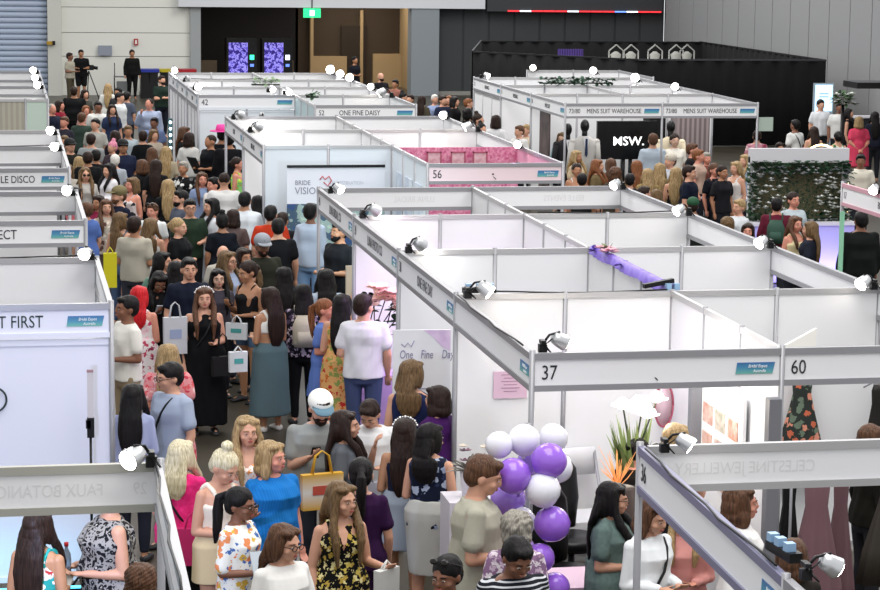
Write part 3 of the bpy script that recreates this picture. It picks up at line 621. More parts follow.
# ------------------------------------------------------------------ spotlights on the rails
def spot(x, y, d, label, e=60, col=(1, .96, .9), lit=True, s=1.0, ang=95, side=None, z=2.5, emit=14):
    """clamp + arm + housing + lens; d = where it points"""
    d = Vector(d).normalized(); r = empty('spotlight', (x, y, z), 0, label, 'spotlight', None)
    q = MB(); q.box((0, 0, 0), (.07*s, .06*s, .07*s)); q.box((0, 0, .05), (.04*s, .1*s, .03*s)); q.build('clamp', M_blk, r)
    hx = Vector((d.x, d.y, 0)).normalized()*.16*s; hc = hx + Vector((0, 0, .06*s))
    q = MB(); q.tube([(0, 0, .03), hx*.4 + Vector((0, 0, .11*s)), hc + Vector((0, 0, .07*s)), hc], .011*s, 6)
    q.tube([(0, 0, .05*s), Vector((.06*s, -.08*s, -.03*s)), Vector((0, -.03, .02)), hc - d*.06*s], .006*s, 6); q.build('arm', M_blk, r)
    qf = d.to_track_quat('Z', 'Y').to_matrix(); rg = []
    for t, rad in ((-.07, .03), (-.06, .05), (-.01, .062), (.05, .072), (.06, .074)): rg.append((hc + d*t*s, rad*s, rad*s, qf))
    h = MB().loft(rg, 16).build('housing', M_silver, r)
    q = MB(); q.loft([(hc + d*.061*s, .066*s, .066*s, qf), (hc + d*.07*s, .06*s, .06*s, qf)], 16)
    q.build('lens', mat('lamp_lens', 'fff6e8', .3, emit=emit) if lit else mat('lamp_glass', 'd8dce0', .1), h)
    if lit and e:
        l = bpy.data.lights.new('lamp_or_fill_light', 'SPOT'); l.energy = e; l.color = col; l.spot_size = R(ang); l.spot_blend = .7; l.shadow_soft_size = .07
        o = bpy.data.objects.new('lamp_or_fill_light', l); COL.objects.link(o); o.parent = r; o.location = hc + d*.1*s; o.rotation_euler = (-d).to_track_quat('Z', 'Y').to_euler()
LD = (-.35, -.85, -.12); RD = (-.4, -.85, -.15)
for (x, y, d, t, e, s, c) in [
    (.84, 54.6, LD, 'farthest lit spotlight at the left below the shutter', 50, 1.4, 0), (.84, 51.6, LD, 'second farthest lit spotlight at the left below the shutter', 50, 1.4, 0), (.84, 49.0, LD, 'third lit spotlight at the left below the shutter', 50, 1.4, 0),
    (.84, 37.2, LD, 'lit spotlight on the rail two rows behind MOBILE DISCO', 40, 1.2, 0), (.84, 34.3, LD, 'lit spotlight right behind the MOBILE DISCO sign', 40, 1.2, 0), (.84, 28.2, LD, 'lit spotlight between MOBILE DISCO and CONNECT signs', 40, 1.15, 0),
    (.84, 22.4, LD, 'lit spotlight behind the T FIRST sign', 60, 1.1, 0), (.84, 13.35, (-.6, -.6, -.25), 'large silver spotlight on the mirrored botanic fascia', 40, 1.15, 0),
    (4.02, 54.9, (.1, -.9, -.25), 'glaring spotlight at the back corner above the red bin', 60, 1.4, 0), (4.02, 51.4, (.5, .6, -.6), 'small far spotlight behind fascia 42', 60, 1, 0), (4.02, 48.6, (.2, -.8, -.3), 'lit spotlight just behind fascia 42', 60, 1.4, 0),
    (5.5, 47.9, (.3, -.7, -.5), 'lit spotlight near the middle of the back stand block', 60, 1.2, 0), (5.75, 47.2, (.3, -.7, -.5), 'lit spotlight next to the green leaves on the back stand', 60, 1.2, 0),
    (7.85, 55.0, (-.2, -.9, -.2), 'most glaring spotlight at the back right of the far block', 80, 1.9, 0), (7.85, 53.4, (-.2, -.9, -.2), 'glaring spotlight second from the back right of the far block', 80, 1.6, 0), (7.85, 51.9, (-.2, -.9, -.2), 'glaring spotlight third from the back right of the far block', 80, 1.6, 0),
    (7.85, 48.6, RD, 'lit spotlight behind the daisy sign', 60, 1.3, 0), (7.85, 46.3, (-.7, .3, -.6), 'ring shaped silver spotlight just behind the daisy sign', 0, 1.5, 0),
    (4.02, 40.4, (.7, .5, -.5), 'black spotlight on the rail behind the pink hat', 70, 1.2, 0), (4.02, 37.6, (.7, .5, -.5), 'black spotlight behind the vision banner wall', 70, 1.3, 0),
    (7.85, 40.4, RD, 'lit spotlight beyond the pink backdrop', 60, 1.3, 0), (7.85, 37.6, (-.8, .1, -.5), 'silver spotlight right above the pink backdrop', 70, 1.3, 0), (7.85, 34.4, RD, 'lit spotlight casting violet on the glitter backdrop', 60, 1.1, 4),
    (4.02, 28.2, (.55, -.7, -.45), 'spotlight on the corner rail above the bearded man', 60, 1.05, 0), (4.02, 25.6, (.8, .35, -.6), 'pinkish spotlight second along the aisle rail', 90, 1.2, 2), (4.02, 22.6, (.75, .5, -.6), 'spotlight third along the aisle rail with black clamp', 130, 1.15, 0),
    (4.02, 19.6, (.75, -.35, -.6), 'large silver spotlight at the corner behind stand 37', 90, 1.2, 3), (4.05, 16.85, (.95, .25, -.45), 'black spotlight at the corner above the 37 sign', 60, 1.1, 0),
    (7.85, 28.4, (-.75, -.5, -.5), 'lit spotlight at the far right rail corner near the crowd', 40, 1.1, 0), (7.85, 25.5, (-.85, -.35, -.5), 'lit spotlight on the right rail beside the green cap', 60, 1.1, 0), (7.85, 22.6, (-.8, -.5, -.5), 'lit spotlight on the right rail before the seated women', 60, 1.1, 0), (7.85, 19.7, (-.85, -.5, -.5), 'lit spotlight at the right edge above stand 60', 60, 1.1, 0),
    (3.98, 13.3, (.8, -.35, -.55), 'big chrome spotlight on the fascia numbered 36', 0, .95, 0), (3.86, 10.42, (.85, .0, -.5), 'chrome spotlight at the bottom right corner', 40, .95, 0),
    (14.4, 54.9, RD, 'far lit spotlight behind the suit stand', 60, 1.6, 0), (14.6, 51.8, RD, 'glaring spotlight in the middle of the suit stand block', 80, 1.8, 0), (14.6, 48.6, RD, 'lit spotlight nearest above the suit stand', 60, 1.5, 0), (13.2, 56.3, RD, 'pair of pale lamps at the back of the suit stand', 40, 1.4, 0), (11.1, 52.9, (.6, -.6, -.5), 'small lamp at the far corner of the suit stand', 30, 1.2, 0),
    (11.0, 27.6, (-.5, -.6, -.4), 'lit spotlight on the pink railed fascia', 10, 1.1, 0)]:
    s *= .82; spot(x, y, d, t, e*(.17 if y < 30 else .2), [(1, .97, .93), (.45, .6, 1), (1, .8, .95), (.75, .6, 1), (.75, .45, 1)][c], s=s)
# added lamps, hung out of view behind the rails to brighten the walls
for (x, y, d, t, e, c) in [
    (5.0, 22.85, (0, .95, -.35), 'added unseen low spotlight facing the bright third wall', 130, 0), (4.9, 16.82, (.1, .9, -.5), 'added unseen spotlight turned away behind the rail above the balloon column', 55, 0), (6.9, 16.85, (.05, .9, -.5), 'added unseen spotlight turned away behind the rail above the hanging gowns', 55, 0),
    (6.9, 19.85, (.0, .9, -.5), 'added unseen low spotlight facing the lilac tinted wall', 60, 3), (6.9, 22.85, (.25, .9, -.5), 'added unseen low spotlight facing the plain third wall', 60, 0), (4.9, 19.85, (0, .9, -.5), 'added unseen low spotlight behind the back wall of stand 37', 60, 0),
    (4.7, 29.0, (0, .9, -.3), 'added unseen spotlight facing the vision banner', 130, 5), (6.9, 32.0, (0, .9, -.5), 'added unseen spotlight facing the pink glitter backdrop', 50, 4), (4.9, 35.1, (0, .9, -.4), 'added unseen spotlight behind the pale blue wall', 60, 0), (6.9, 35.1, (0, .9, -.4), 'added unseen spotlight behind the pink backdrop', 120, 0),
    (-.1, 13.6, (0, .95, -.15), 'added unseen low spotlight facing the T FIRST wall', 75, 6), (11.9, 44.4, (.1, .9, -.4), 'added unseen spotlight behind the left suit stand rail', 80, 0), (14.1, 44.4, (-.1, .9, -.4), 'added unseen spotlight behind the right suit stand rail', 80, 0), (4.9, 43.6, (0, .9, -.4), 'added unseen spotlight facing the bluish wall numbered 42', 50, 5)]:
    d = (d[0], d[1], -.2); y = y - .02 if y > 14 else y
    if (x, y) == (4.7, 28.98): spot(x, 28.84, d, t, e*.8, (.7, .92, 1), s=.7, emit=3, z=2.27)
    else: spot(x, y, d, t, e*(3.0 if c == 6 else .12), [(1, .97, .93), 0, 0, (.9, .85, 1), (1, .5, .85), (.65, .9, 1), (.6, .68, 1)][c], s=.7, emit=3, z=2.27)
# booth 37 glitter and pink accent
# ------------------------------------------------------------------ the crowd
def cloth(c, name='cloth'):
    if isinstance(c, str): return mat(name, c, .85, bump=.15, bscale=45, spec=.15)
    return mat(name + '_' + c[1], c[0], .85, pattern=c[1], p2=c[2], p3=c[3] if len(c) > 3 else None, spec=.15)
PN = [0]; PP = {}
SPECS = []
def p(px, py, H, face, sex, hair, hc, skin, top, tc, bot, bc, pose, label, w=1.07, dy=0, id=None, **k):
    q = P(px, py, z=H*1.0); t = (q.y+dy)/q.y
    SPECS.append(dict(px=px, H=H, y0=q.y, y=q.y*t, ux=q.x/q.y, w=w, id=id, k=k, a=(face, sex, hair, hc, skin, top, tc, bot, bc, pose), label=label))
def seat_crowd():
    """move people who would share one spot apart in depth, then build them"""
    S = SPECS; n = len(S)
    for it in range(120):
        for i in range(n):
            for j in range(i+1, n):
                a, b = S[i], S[j]; dx = a['y']*a['ux'] - b['y']*b['ux']; dyy = a['y']-b['y']; m = .42*(a['w']+b['w'])/2
                d2 = (dx/1.2)**2 + (dyy)**2
                if d2 < m*m:
                    push = (m - math.sqrt(d2))*.5*.6; sg = 1 if (dyy > 0 or (dyy == 0 and i > j)) else -1
                    a['y'] += sg*push; b['y'] -= sg*push
    for i, q in enumerate(S):
        z = CAMH - (CAMH - q['H']) * q['y'] / q['y0']; H = max(q['H']*.93, min(q['H']*1.06, z)) if abs(q['y']-q['y0']) > .01 else q['H']
        face, sex, hair, hc, skin, top, tc, bot, bc, pose = q['a']; y = q['y']
        near = y < 29; vx = .0085 if y < 20 else (.0115 if y < 29 else (.017 if y < 45 else .022))
        r = build_person((y*q['ux'], y, 0), face, H, sex, hair, hc, skin, top, cloth(tc), bot, cloth(bc, 'denim' if bot in ('jeans', 'dshorts') else 'cloth') if bc else None, pose, q['w'], seed=i+1, near=near, facial=y < 40, voxel=vx, label=q['label'], **q['k'])
        if q['id']: PP[q['id']] = r
FL = 'floral'
# --- nearest people, left to right
p(38, 511, 1.66, 150, 'f', 'long', 'dark', 'olive', 'tank', ('e8e2dc', 'paint', ('2f9a94', 'd8d4cc', 'b33a3a'), 9), 'skirt', ('d8b840', 'paint', ('3b7f8c', 'e6e0d8'), 10), 'hold', 'tanned woman in open backed patterned sundress below the mirrored botanic fascia', id='sundress')
p(108, 478, 1.74, -75, 'f', 'bun', 'dark', 'fair', 'vest', ('16161a', 'paint', ('8f8c88', '1a1a1e', 'b5b2ab'), 26), 'pants', '1b1b1f', 'hold', 'heavy person in black and grey patterned vest holding a water bottle', w=1.35, id='vest', dy=-.2)
p(141, 566, 1.5, 170, 'f', 'curly', 'brown', 'fair', 'tee', '6a5a50', 'pants', '2a2a2e', 'relax', 'brown haired head at the bottom edge under the silver spotlight')
p(181, 441, 1.62, 150, 'f', 'mid', 'plat', 'pink', 'tee', ('d8206e', 'mottle', ('e83a86',), 30), 'pants', '121215', 'hold', 'platinum blonde woman in bright pink lace top', w=1.2, id='pink', extras='strap')
p(219, 449, 1.68, 35, 'f', 'bun', 'plat', 'fair', 'tank', 'e6dccb', 'mskirt', 'cdb994', 'hold/phone', 'blonde woman with top bun in cream dress looking at her phone', head=(5, 28), w=1.08, id='cream')
p(239, 489, 1.62, 55, 'f', 'pony', 'black', 'brown', 'blouse', ('e9e9e2', FL, ('d8b04a', '5f9a58', '4a6fae', 'e08a5a'), 11), 'pants', '202024', 'hold', 'dark haired woman with glasses in white blouse with colourful print', extras='glasses', head=(0, 8), id='colour')
p(247, 418, 1.68, 10, 'f', 'wavy', 'blonde', 'fair', 'tank', ('e4dcd0', FL, ('d8642c', 'c23a28', 'e0924a'), 15), 'jeans', '4a5a74', 'relax', 'wavy blonde woman in orange flowered top facing the camera')
p(272, 443, 1.7, 25, 'f', 'bob', 'blonde', 'pink', 'tee', ('1668ae', 'vstripes', ('1a70b6',), 16), 'pants', '1e3a7c', 'relax', 'large blonde woman in bright blue pleated top', w=1.35, head=(25, 0), id='blue')
p(283, 526, 1.66, 25, 'f', 'long', 'brown', 'fair', 'tee', 'e2e0dc', 'pants', '33333a', 'relax', 'brown haired woman with round glasses in plain white tee at the bottom edge', extras='glasses', head=(18, 8))
p(341, 484, 1.68, 15, 'f', 'long', 'lbrown', 'fair', 'dress', ('100f10', FL, ('c9b45a', 'e0d49a', 'b79a45'), 15), None, None, 'relax/bag', 'long haired woman in black dress printed with yellow flowers', head=(22, 4), id='yellow')
p(361, 459, 1.67, 172, 'f', 'pony', 'black', 'fair', 'tee', '2e1238', 'pants', '2a1033', 'relax', 'woman in dark purple scrubs with low black ponytail', id='scrubs')
p(319, 392, 1.76, 5, 'm', 'short', 'dark', 'fair', 'tee', '8f9290', 'pants', '2c3038', 'phone/hold', 'bearded man in grey tee and white cap looking at his phone', w=1.22, extras='beard cap:e9e8e0~5f7f8e', head=(0, 25), id='capman')
p(372, 398, 1.7, -20, 'm', 'short', 'dark', 'fair', 'tee', 'dfe0e2', 'pants', '8f8878', 'hold', 'short haired person in white tee looking down beside the cap man', head=(-5, 35), id='wtee', dy=.5)
p(346, 412, 1.64, 75, 'f', 'long', 'dark', 'fair', 'tee', '5c6066', 'pants', '26262b', 'relax/face', 'long dark haired woman in grey tee raising hand to her face', id='grey')
p(412, 361, 1.7, 160, 'f', 'mid', 'lbrown', 'fair', 'vest', '1a2348', 'pencil', '171f42', 'hold', 'woman in sleeveless navy dress before the One Fine Day poster', w=1.1, head=(-25, 0), id='navy', dy=-.4)
p(437, 387, 1.62, -140, 'f', 'bob', 'dark', 'fair', 'tee', '3c1550', 'pants', '1c1a26', 'hold', 'woman with dark bob in purple tee beside the corner post', w=1.1, head=(10, 0))
p(405, 420, 1.6, 165, 'f', 'long', 'dark', 'olive', 'tank', '1c2136', 'skirt', '97a2b2', 'hold', 'brown haired woman with pearl hair clips and dark strappy top', extras='crown')
p(431, 425, 1.64, 150, 'f', 'mid', 'black', 'fair', 'vest', ('141a2e', FL, ('aab4c8', '8a96b0', '2a3350'), 9), 'pencil', 'b9b9b4', 'relax/hold', 'black haired woman in navy floral top and white long skirt', head=(-30, 0), id='wskirt')
p(478, 457, 1.8, 78, 'm', 'short', 'brown', 'fair', 'tee', 'a8a596', 'pants', '20222a', 'hold', 'tall man in beige tee seen from the side by the balloons', w=1.22, head=(0, 18), id='beige', dy=-.5)
p(448, 557, 1.62, -30, 'f', 'lowbun', 'black', 'brown', 'tee', '282c30', 'pants', '202024', 'relax', 'dark haired woman at the bottom edge left of the striped shirt man', head=(-10, 10), extras='headshades')
p(514, 536, 1.74, 8, 'm', 'short', 'black', 'brown', 'polo', ('1a1c24', 'stripes', ('c4c6cc',), 11), 'pants', '22242a', 'relax', 'black haired man in dark striped shirt with backpack straps looking down', head=(5, 28), w=1.05)
p(517, 513, 1.58, 165, 'f', 'curly', 'grey', 'fair', 'blouse', ('8a6a8a', FL, ('c8b0c4', 'e0d4dc'), 14), 'pants', '3a3a42', 'hold', 'grey curly haired woman in lilac blouse facing the balloons', id='curly')
p(612, 484, 1.66, 60, 'f', 'long', 'black', 'fair', 'sdress', ('586a66', 'mottle', ('667a75',), 30), None, None, 'hold', 'black haired woman with glasses in green patterned dress', w=1.25, extras='glasses', head=(15, 5), id='green')
p(650, 500, 1.64, 30, 'f', 'bob', 'brown', 'fair', 'shirt', 'e3e6e8', 'pants', '6a6458', 'hold', 'brown haired woman in white shirt behind the post of stand 36', extras='strap', head=(5, 15), id='whiteshirt')
p(686, 503, 1.62, -20, 'f', 'mid', 'blonde', 'pink', 'long', 'c98c86', 'pants', '5a2f3a', 'hold', 'woman in long pink sleeves below the slanting fascia numbered 36', dy=.3)
p(742, 487, 1.68, 82, 'f', 'bob', 'brown', 'pink', 'tee', 'e8e6e4', 'pants', '333338', 'hold', 'brown bobbed woman in white top between the jewellery fascia and gowns', dy=.0)
p(792, 540, 1.66, 180, 'f', 'bob', 'brown', 'fair', 'tee', '2a2622', 'pants', '222226', 'relax', 'brown haired head just above the bottom right spotlight')
p(676, 421, 1.62, 150, 'f', 'mid', 'blonde', 'fair', 'tank', 'efe6dc', 'pants', 'a9a49c', 'reach', 'blonde woman before the mirror under sign 37', dy=-.6)
p(655, 436, 1.5, 180, 'f', 'bun', 'black', 'fair', 'tee', '1b1b1f', 'pants', '1b1b1f', 'hold', 'dark haired woman with hair bun under the chrome lamp of stand 36', dy=-.8)
p(634, 440, 1.55, 120, 'f', 'lowbun', 'black', 'pink', 'tee', '1a1613', 'pants', '1a1a1d', 'hold', 'dark haired woman bending beside the glowing orange twigs', head=(0, 30))
p(873, 426, 1.64, 100, 'f', 'bob', 'brown', 'fair', 'long', '15140f', 'pants', '26262b', 'relax', 'brown haired head at the right edge above the jewellery fascia')
# --- middle left
p(133, 385, 1.62, 165, 'f', 'long', 'black', 'olive', 'shirt', '9ba2c2', 'pants', '20222c', 'hold', 'long black haired woman in pale blue shirt beside the T FIRST wall', extras='strap', w=1.05)
p(171, 364, 1.74, -55, 'm', 'short', 'black', 'fair', 'tee', '9ba6ba', 'pants', '1c1f2a', 'relax', 'black haired man with glasses in light blue tee', extras='glasses strap', head=(-15, 8), w=1.05)
p(168, 345, 1.66, 175, 'f', 'long', 'blonde', 'fair', 'sdress', ('d98f94', FL, ('c43a50', 'e8c4c2', 'd85a60'), 13), None, None, 'hold', 'long blonde haired woman in pink flowered dress', w=1.15)
p(126, 297, 1.78, -70, 'm', 'short', 'black', 'brown', 'tee', 'dcdad2', 'pants', '8a7a62', 'relax/hold', 'black haired man in white tee and khaki trousers next to T FIRST', w=1.0, id='khaki')
p(139, 287, 1.66, 165, 'f', 'mid', 'red', 'pink', 'dress', ('ded6d6', FL, ('b8405c', 'd890a0', '8a2f4a', 'e4c0c8'), 12), None, None, 'hold', 'red haired woman in white dress with pink flowers', w=1.15)
p(204, 288, 1.68, 0, 'f', 'long', 'brown', 'fair', 'maxi', '0d0e11', None, None, 'relax/hold', 'woman with pearl hair clips in long black dress facing the camera', extras='crown strap', id='blackdress', w=1.2)
p(249, 262, 1.7, -50, 'f', 'lowbun', 'dark', 'olive', 'tank', '1a191b', 'dshorts', '5a7390', 'phone/hold', 'dark haired woman with updo in black top and denim shorts', id='denim', head=(-10, 12))
p(270, 288, 1.66, -155, 'f', 'long', 'dark', 'olive', 'crop', 'e4e2dc', 'lskirt', '566b72', 'phone/hold', 'long haired woman in white crop top and teal maxi skirt', id='teal', shoe='d8d6d0')
p(303, 285, 1.64, 178, 'f', 'long', 'black', 'fair', 'shirt', ('1c1822', FL, ('8a7a94', '4a3f58', 'b8aab8'), 12), 'pants', '101114', 'hold', 'black haired woman in dark floral blouse wearing a cream backpack', extras='backpack:b5ad9c,bplabel:cream canvas backpack worn by the black haired woman in dark floral blouse', w=1.08)
p(326, 300, 1.6, 60, 'f', 'pony', 'ginger', 'pink', 'sdress', '5a74b4', None, None, 'hold', 'ginger haired woman with ponytail in bright blue dress')
p(342, 295, 1.68, 165, 'f', 'long', 'black', 'fair', 'maxi', ('d8a468', FL, ('b8322c', 'e8d0a0', 'c8662c', '8a9a50'), 11), None, None, 'hold', 'long black haired woman in orange flowered maxi dress')
p(364, 295, 1.78, 168, 'm', 'short', 'dark', 'fair', 'tee', 'cfcfd3', 'jeans', '3f4b6c', 'relax/hold', 'man in white tee and blue jeans with sunglasses on his head', extras='headshades', w=1.15, head=(-30, 0), id='jeans')
p(326, 270, 1.68, 178, 'f', 'mid', 'black', 'fair', 'tee', 'b4c2d2', 'pants', '20222a', 'hold', 'black haired woman in pale blue top before the white table')
p(284, 268, 1.64, 178, 'f', 'long', 'black', 'olive', 'tee', '3a1420', 'pants', '1b1b1f', 'relax', 'black haired woman in dark maroon top')
p(262, 236, 1.78, 8, 'm', 'short', 'dark', 'brown', 'polo', '2b2d24', 'pants', '202022', 'relax', 'bearded man in olive green shirt and grey cap', extras='beard cap:8a8f96', w=1.15, head=(0, 12))
p(228, 252, 1.7, 40, 'f', 'mid', 'lbrown', 'fair', 'shirt', 'a3b0cc', 'pants', '33384a', 'relax', 'fair haired woman with glasses in light blue shirt', extras='glasses', head=(12, 0))
p(244, 249, 1.64, 30, 'f', 'bob', 'dark', 'tan', 'tee', '181618', 'pants', '1a1a1d', 'relax', 'woman with short dark hair in black top by the olive shirt man')
p(253, 268, 1.62, -35, 'f', 'bob', 'lbrown', 'fair', 'tee', 'c8c4bc', 'pants', '33333a', 'relax', 'woman with greying bob in cream top looking left')
p(218, 270, 1.62, 5, 'f', 'long', 'black', 'pale', 'tee', '4a4650', 'pants', '22222a', 'relax', 'pale woman with straight black hair above the pearl clip woman')
p(223, 246, 1.6, 180, 'm', 'bald', 'dark', 'fair', 'tee', 'a9a49a', 'pants', '33333a', 'relax', 'bald man with only his head top showing in the aisle', dy=.5)
p(189, 259, 1.76, 5, 'm', 'short', 'black', 'fair', 'tee', '141a2a', 'pants', '1c1f28', 'relax', 'black haired man in dark navy tee facing the camera')
p(181, 266, 1.4, 15, 'f', 'bob', 'lbrown', 'pale', 'tee', '3a3f4a', 'pants', '2b2f3a', 'relax', 'fair haired child standing in front of the navy tee man', dy=-1.0)
p(163, 253, 1.64, 70, 'f', 'long', 'black', 'fair', 'tee', '2a3a34', 'pants', '1c1c20', 'relax', 'black haired woman in profile wearing a green backpack', extras='backpack:4a6a5c,bplabel:small green backpack on the black haired woman in profile')
p(158, 271, 1.62, 10, 'f', 'long', 'black', 'brown', 'tee', '141417', 'pants', '1a1a1d', 'phone', 'black haired woman in black looking down at her phone', head=(0, 30), id='phonew')
p(176, 262, 1.64, 170, 'f', 'long', 'black', 'fair', 'vest', '0f1013', 'pants', '16161a', 'relax', 'dark haired woman in sleeveless black top with bare arm', dy=-.3)
p(135, 217, 1.76, 150, 'm', 'short', 'dark', 'tan', 'tee', 'a7a294', 'shorts', '33363f', 'hold', 'man in loose beige shirt seen from behind near the yellow bag', w=1.12)
p(121, 213, 1.66, 150, 'f', 'long', 'lbrown', 'fair', 'tank', '5a6470', 'jeans', '4a5d7c', 'relax', 'long brown haired woman in grey tank beside the beige shirt man', head=(-30, 0))
p(151, 219, 1.66, 160, 'f', 'wavy', 'lbrown', 'fair', 'tank', 'dcd9d6', 'pants', '33353f', 'hold', 'light brown haired woman in white tank top with bare shoulders', head=(-20, 0))
p(118, 188, 1.78, -60, 'm', 'short', 'brown', 'fair', 'tee', '14182a', 'shorts', '33353a', 'hold', 'bearded man in navy tee and olive green cap', extras='beard cap:6a6040', w=1.15)
p(152, 204, 1.58, -30, 'm', 'short', 'brown', 'pink', 'tee', 'cfd2d2', 'shorts', '33363f', 'relax', 'brown haired boy in white tee with sunglasses on his head', extras='headshades')
p(179, 219, 1.66, 60, 'f', 'lowbun', 'blonde', 'fair', 'tee', '0d0e11', 'pants', '131316', 'cross', 'blonde woman in black top with crossed arms', w=1.25, id='blk')
p(190, 200, 1.72, 5, 'm', 'short', 'black', 'fair', 'tee', '243326', 'pants', '202024', 'hold', 'smiling black haired man with glasses in dark green tee', extras='glasses')
p(211, 199, 1.7, -65, 'f', 'mid', 'black', 'fair', 'shirt', 'd4d8de', 'pants', 'b4b8be', 'hold', 'black haired woman in white shirt talking to the green tee man')
p(222, 214, 1.66, 178, 'f', 'bun', 'black', 'tan', 'tee', '10141c', 'pants', '16161a', 'relax', 'woman with black top bun in black tee from behind', w=1.12)
p(233, 210, 1.62, 175, 'f', 'bob', 'dark', 'fair', 'tee', '5c4e4c', 'pants', '2a2a2e', 'relax', 'dark haired woman in taupe top with white ribbon')
p(244, 193, 1.78, 165, 'm', 'short', 'black', 'olive', 'tee', 'cdd3d8', 'pants', '2b2f3a', 'reach', 'black haired man in white tee leaning forward', w=1.15, lean=8)
p(224, 173, 1.78, 178, 'm', 'buzz', 'dark', 'fair', 'tee', 'c9c9c8', 'pants', '2b2d33', 'relax', 'broad man in white tee seen from behind', w=1.22)
p(258, 196, 1.68, 178, 'f', 'long', 'black', 'fair', 'tank', '3a3f3c', 'pants', '22242a', 'relax', 'long black haired woman next to the vision stand wall')
p(271, 206, 1.74, 160, 'm', 'short', 'black', 'fair', 'tee', 'b5361c', 'pants', '22242a', 'relax', 'man in orange red tee from behind', w=1.05)
p(278, 219, 1.72, 175, 'm', 'short', 'black', 'fair', 'tee', '101014', 'pants', '1a1a1d', 'relax', 'dark haired man in black tee from behind', w=1.1)
p(283, 213, 1.66, 150, 'm', 'short', 'dark', 'tan', 'tee', '1d1d22', 'pants', '1a1a1d', 'relax', 'dark haired person half hidden behind the black tee man', dy=.5)
p(311, 201, 1.7, 150, 'f', 'short', 'black', 'brown', 'shirt', 'a2aebf', 'pants', '7e9ec4', 'hold', 'person in loose pale blue shirt leaning at the vision table', w=1.2, dy=-1.3)
p(339, 222, 1.74, -60, 'm', 'short', 'black', 'tan', 'polo', '141519', 'pants', '1a1a1d', 'hold', 'bearded man in black shirt seen below the farthest aisle fascia', extras='beard', w=1.15, dy=-.9)
# --- aisle farther back
p(183, 162, 1.66, -20, 'f', 'short', 'grey', 'tan', 'blouse', ('101012', FL, ('c4c4c0', '5a5a5c', 'e0e0dc'), 8), 'pants', '1b1b1f', 'relax', 'grey haired woman in black floral blouse', w=1.15)
p(168, 180, 1.66, 178, 'f', 'long', 'blonde', 'fair', 'tee', '101114', 'pants', '16161a', 'relax', 'long blonde haired woman in black top from behind')
p(180, 191, 1.72, -70, 'm', 'short', 'black', 'fair', 'tee', '4a4f5c', 'pants', '22242a', 'relax', 'dark bearded man in slate tee looking left', extras='beard')
p(132, 178, 1.66, -60, 'f', 'bob', 'lbrown', 'pink', 'tank', ('d4cccc', FL, ('8a3040', '2a2a30'), 8), 'pants', '33333a', 'relax', 'brown haired woman in red and white tank top', w=1.1)
p(109, 164, 1.68, -60, 'f', 'mid', 'black', 'fair', 'shirt', 'd6d4d8', 'pants', '2a2a30', 'hold', 'black haired woman in white shirt with pink bag strap')
p(85, 168, 1.68, 10, 'f', 'wavy', 'lbrown', 'fair', 'tee', 'a7a39e', 'pants', '33353a', 'relax', 'woman with sunglasses in pale grey top', extras='shades', w=1.1)
p(76, 188, 1.62, 120, 'f', 'mid', 'black', 'tan', 'tee', ('e0707a', 'mottle', ('e88a90',), 8), 'pants', '22242a', 'relax', 'black haired woman in coral pink scarf by the MOBILE DISCO sign')
p(86, 203, 1.64, -150, 'f', 'short', 'brown', 'fair', 'tee', '4f68a4', 'pants', '2a3a6a', 'relax', 'woman in royal blue tee close to the CONNECT sign')
p(106, 200, 1.62, 10, 'f', 'long', 'brown', 'fair', 'blouse', ('a89c90', FL, ('5a3f3a', 'cfc4b4'), 8), 'pants', '5a4a44', 'relax', 'brown haired woman with red lips in beige floral blouse')
p(98, 196, 1.62, -40, 'f', 'bob', 'dark', 'tan', 'tee', '7c1f3c', 'pants', '22242a', 'relax', 'dark haired woman in magenta tee', dy=.5)
p(123, 141, 1.74, 5, 'm', 'short', 'black', 'tan', 'polo', '1b2138', 'pants', '20222c', 'relax', 'man in navy polo and dark cap facing the camera', extras='cap:101013', w=1.1)
p(115, 155, 1.6, 175, 'f', 'short', 'white', 'fair', 'tee', '9aa0a8', 'pants', '44464c', 'relax', 'white haired person in grey tee from behind')
p(112, 142, 1.6, -40, 'f', 'bun', 'pink', 'fair', 'tee', '3a2f36', 'pants', '22242a', 'relax', 'pink haired woman in dark top')
p(88, 152, 1.7, 170, 'm', 'short', 'dark', 'tan', 'tee', '0f1012', 'pants', '16161a', 'relax', 'man in black tee with red strap from behind', w=1.12)
p(70, 140, 1.72, 20, 'm', 'short', 'black', 'fair', 'tee', '1a1a16', 'pants', '1c1c1f', 'relax', 'man in black tee and black cap near the white side rail', extras='cap:121214', w=1.15)
p(64, 136, 1.64, -20, 'f', 'short', 'lbrown', 'tan', 'tee', '4a4a3e', 'pants', '26262b', 'relax', 'fair haired person in drab green at the left rail')
p(79, 157, 1.6, 160, 'f', 'bob', 'blonde', 'fair', 'tee', '8a8478', 'pants', '33353a', 'relax', 'blonde person in sand coloured top behind the sunglasses woman')
p(91, 134, 1.74, 170, 'm', 'short', 'dark', 'fair', 'tee', '8f9394', 'pants', '33363f', 'relax', 'man in light grey tee from behind', w=1.15)
p(95, 119, 1.76, -30, 'm', 'short', 'black', 'fair', 'tee', 'a5a49c', 'pants', '33363f', 'relax', 'dark haired man in pale stone tee', w=1.1)
p(82, 113, 1.72, 160, 'm', 'short', 'brown', 'pink', 'tee', '35433c', 'pants', '2a2a2e', 'relax', 'brown haired man in dark green tee looking down')
p(64, 117, 1.7, -30, 'f', 'short', 'brown', 'pink', 'tee', '2b2a34', 'pants', '22222a', 'relax', 'brown haired person in dark top by the pale green panel')
p(52, 104, 1.74, 40, 'm', 'buzz', 'grey', 'pink', 'tee', '151a2c', 'pants', '22242a', 'relax', 'balding man in navy tee at the far left stand corner')
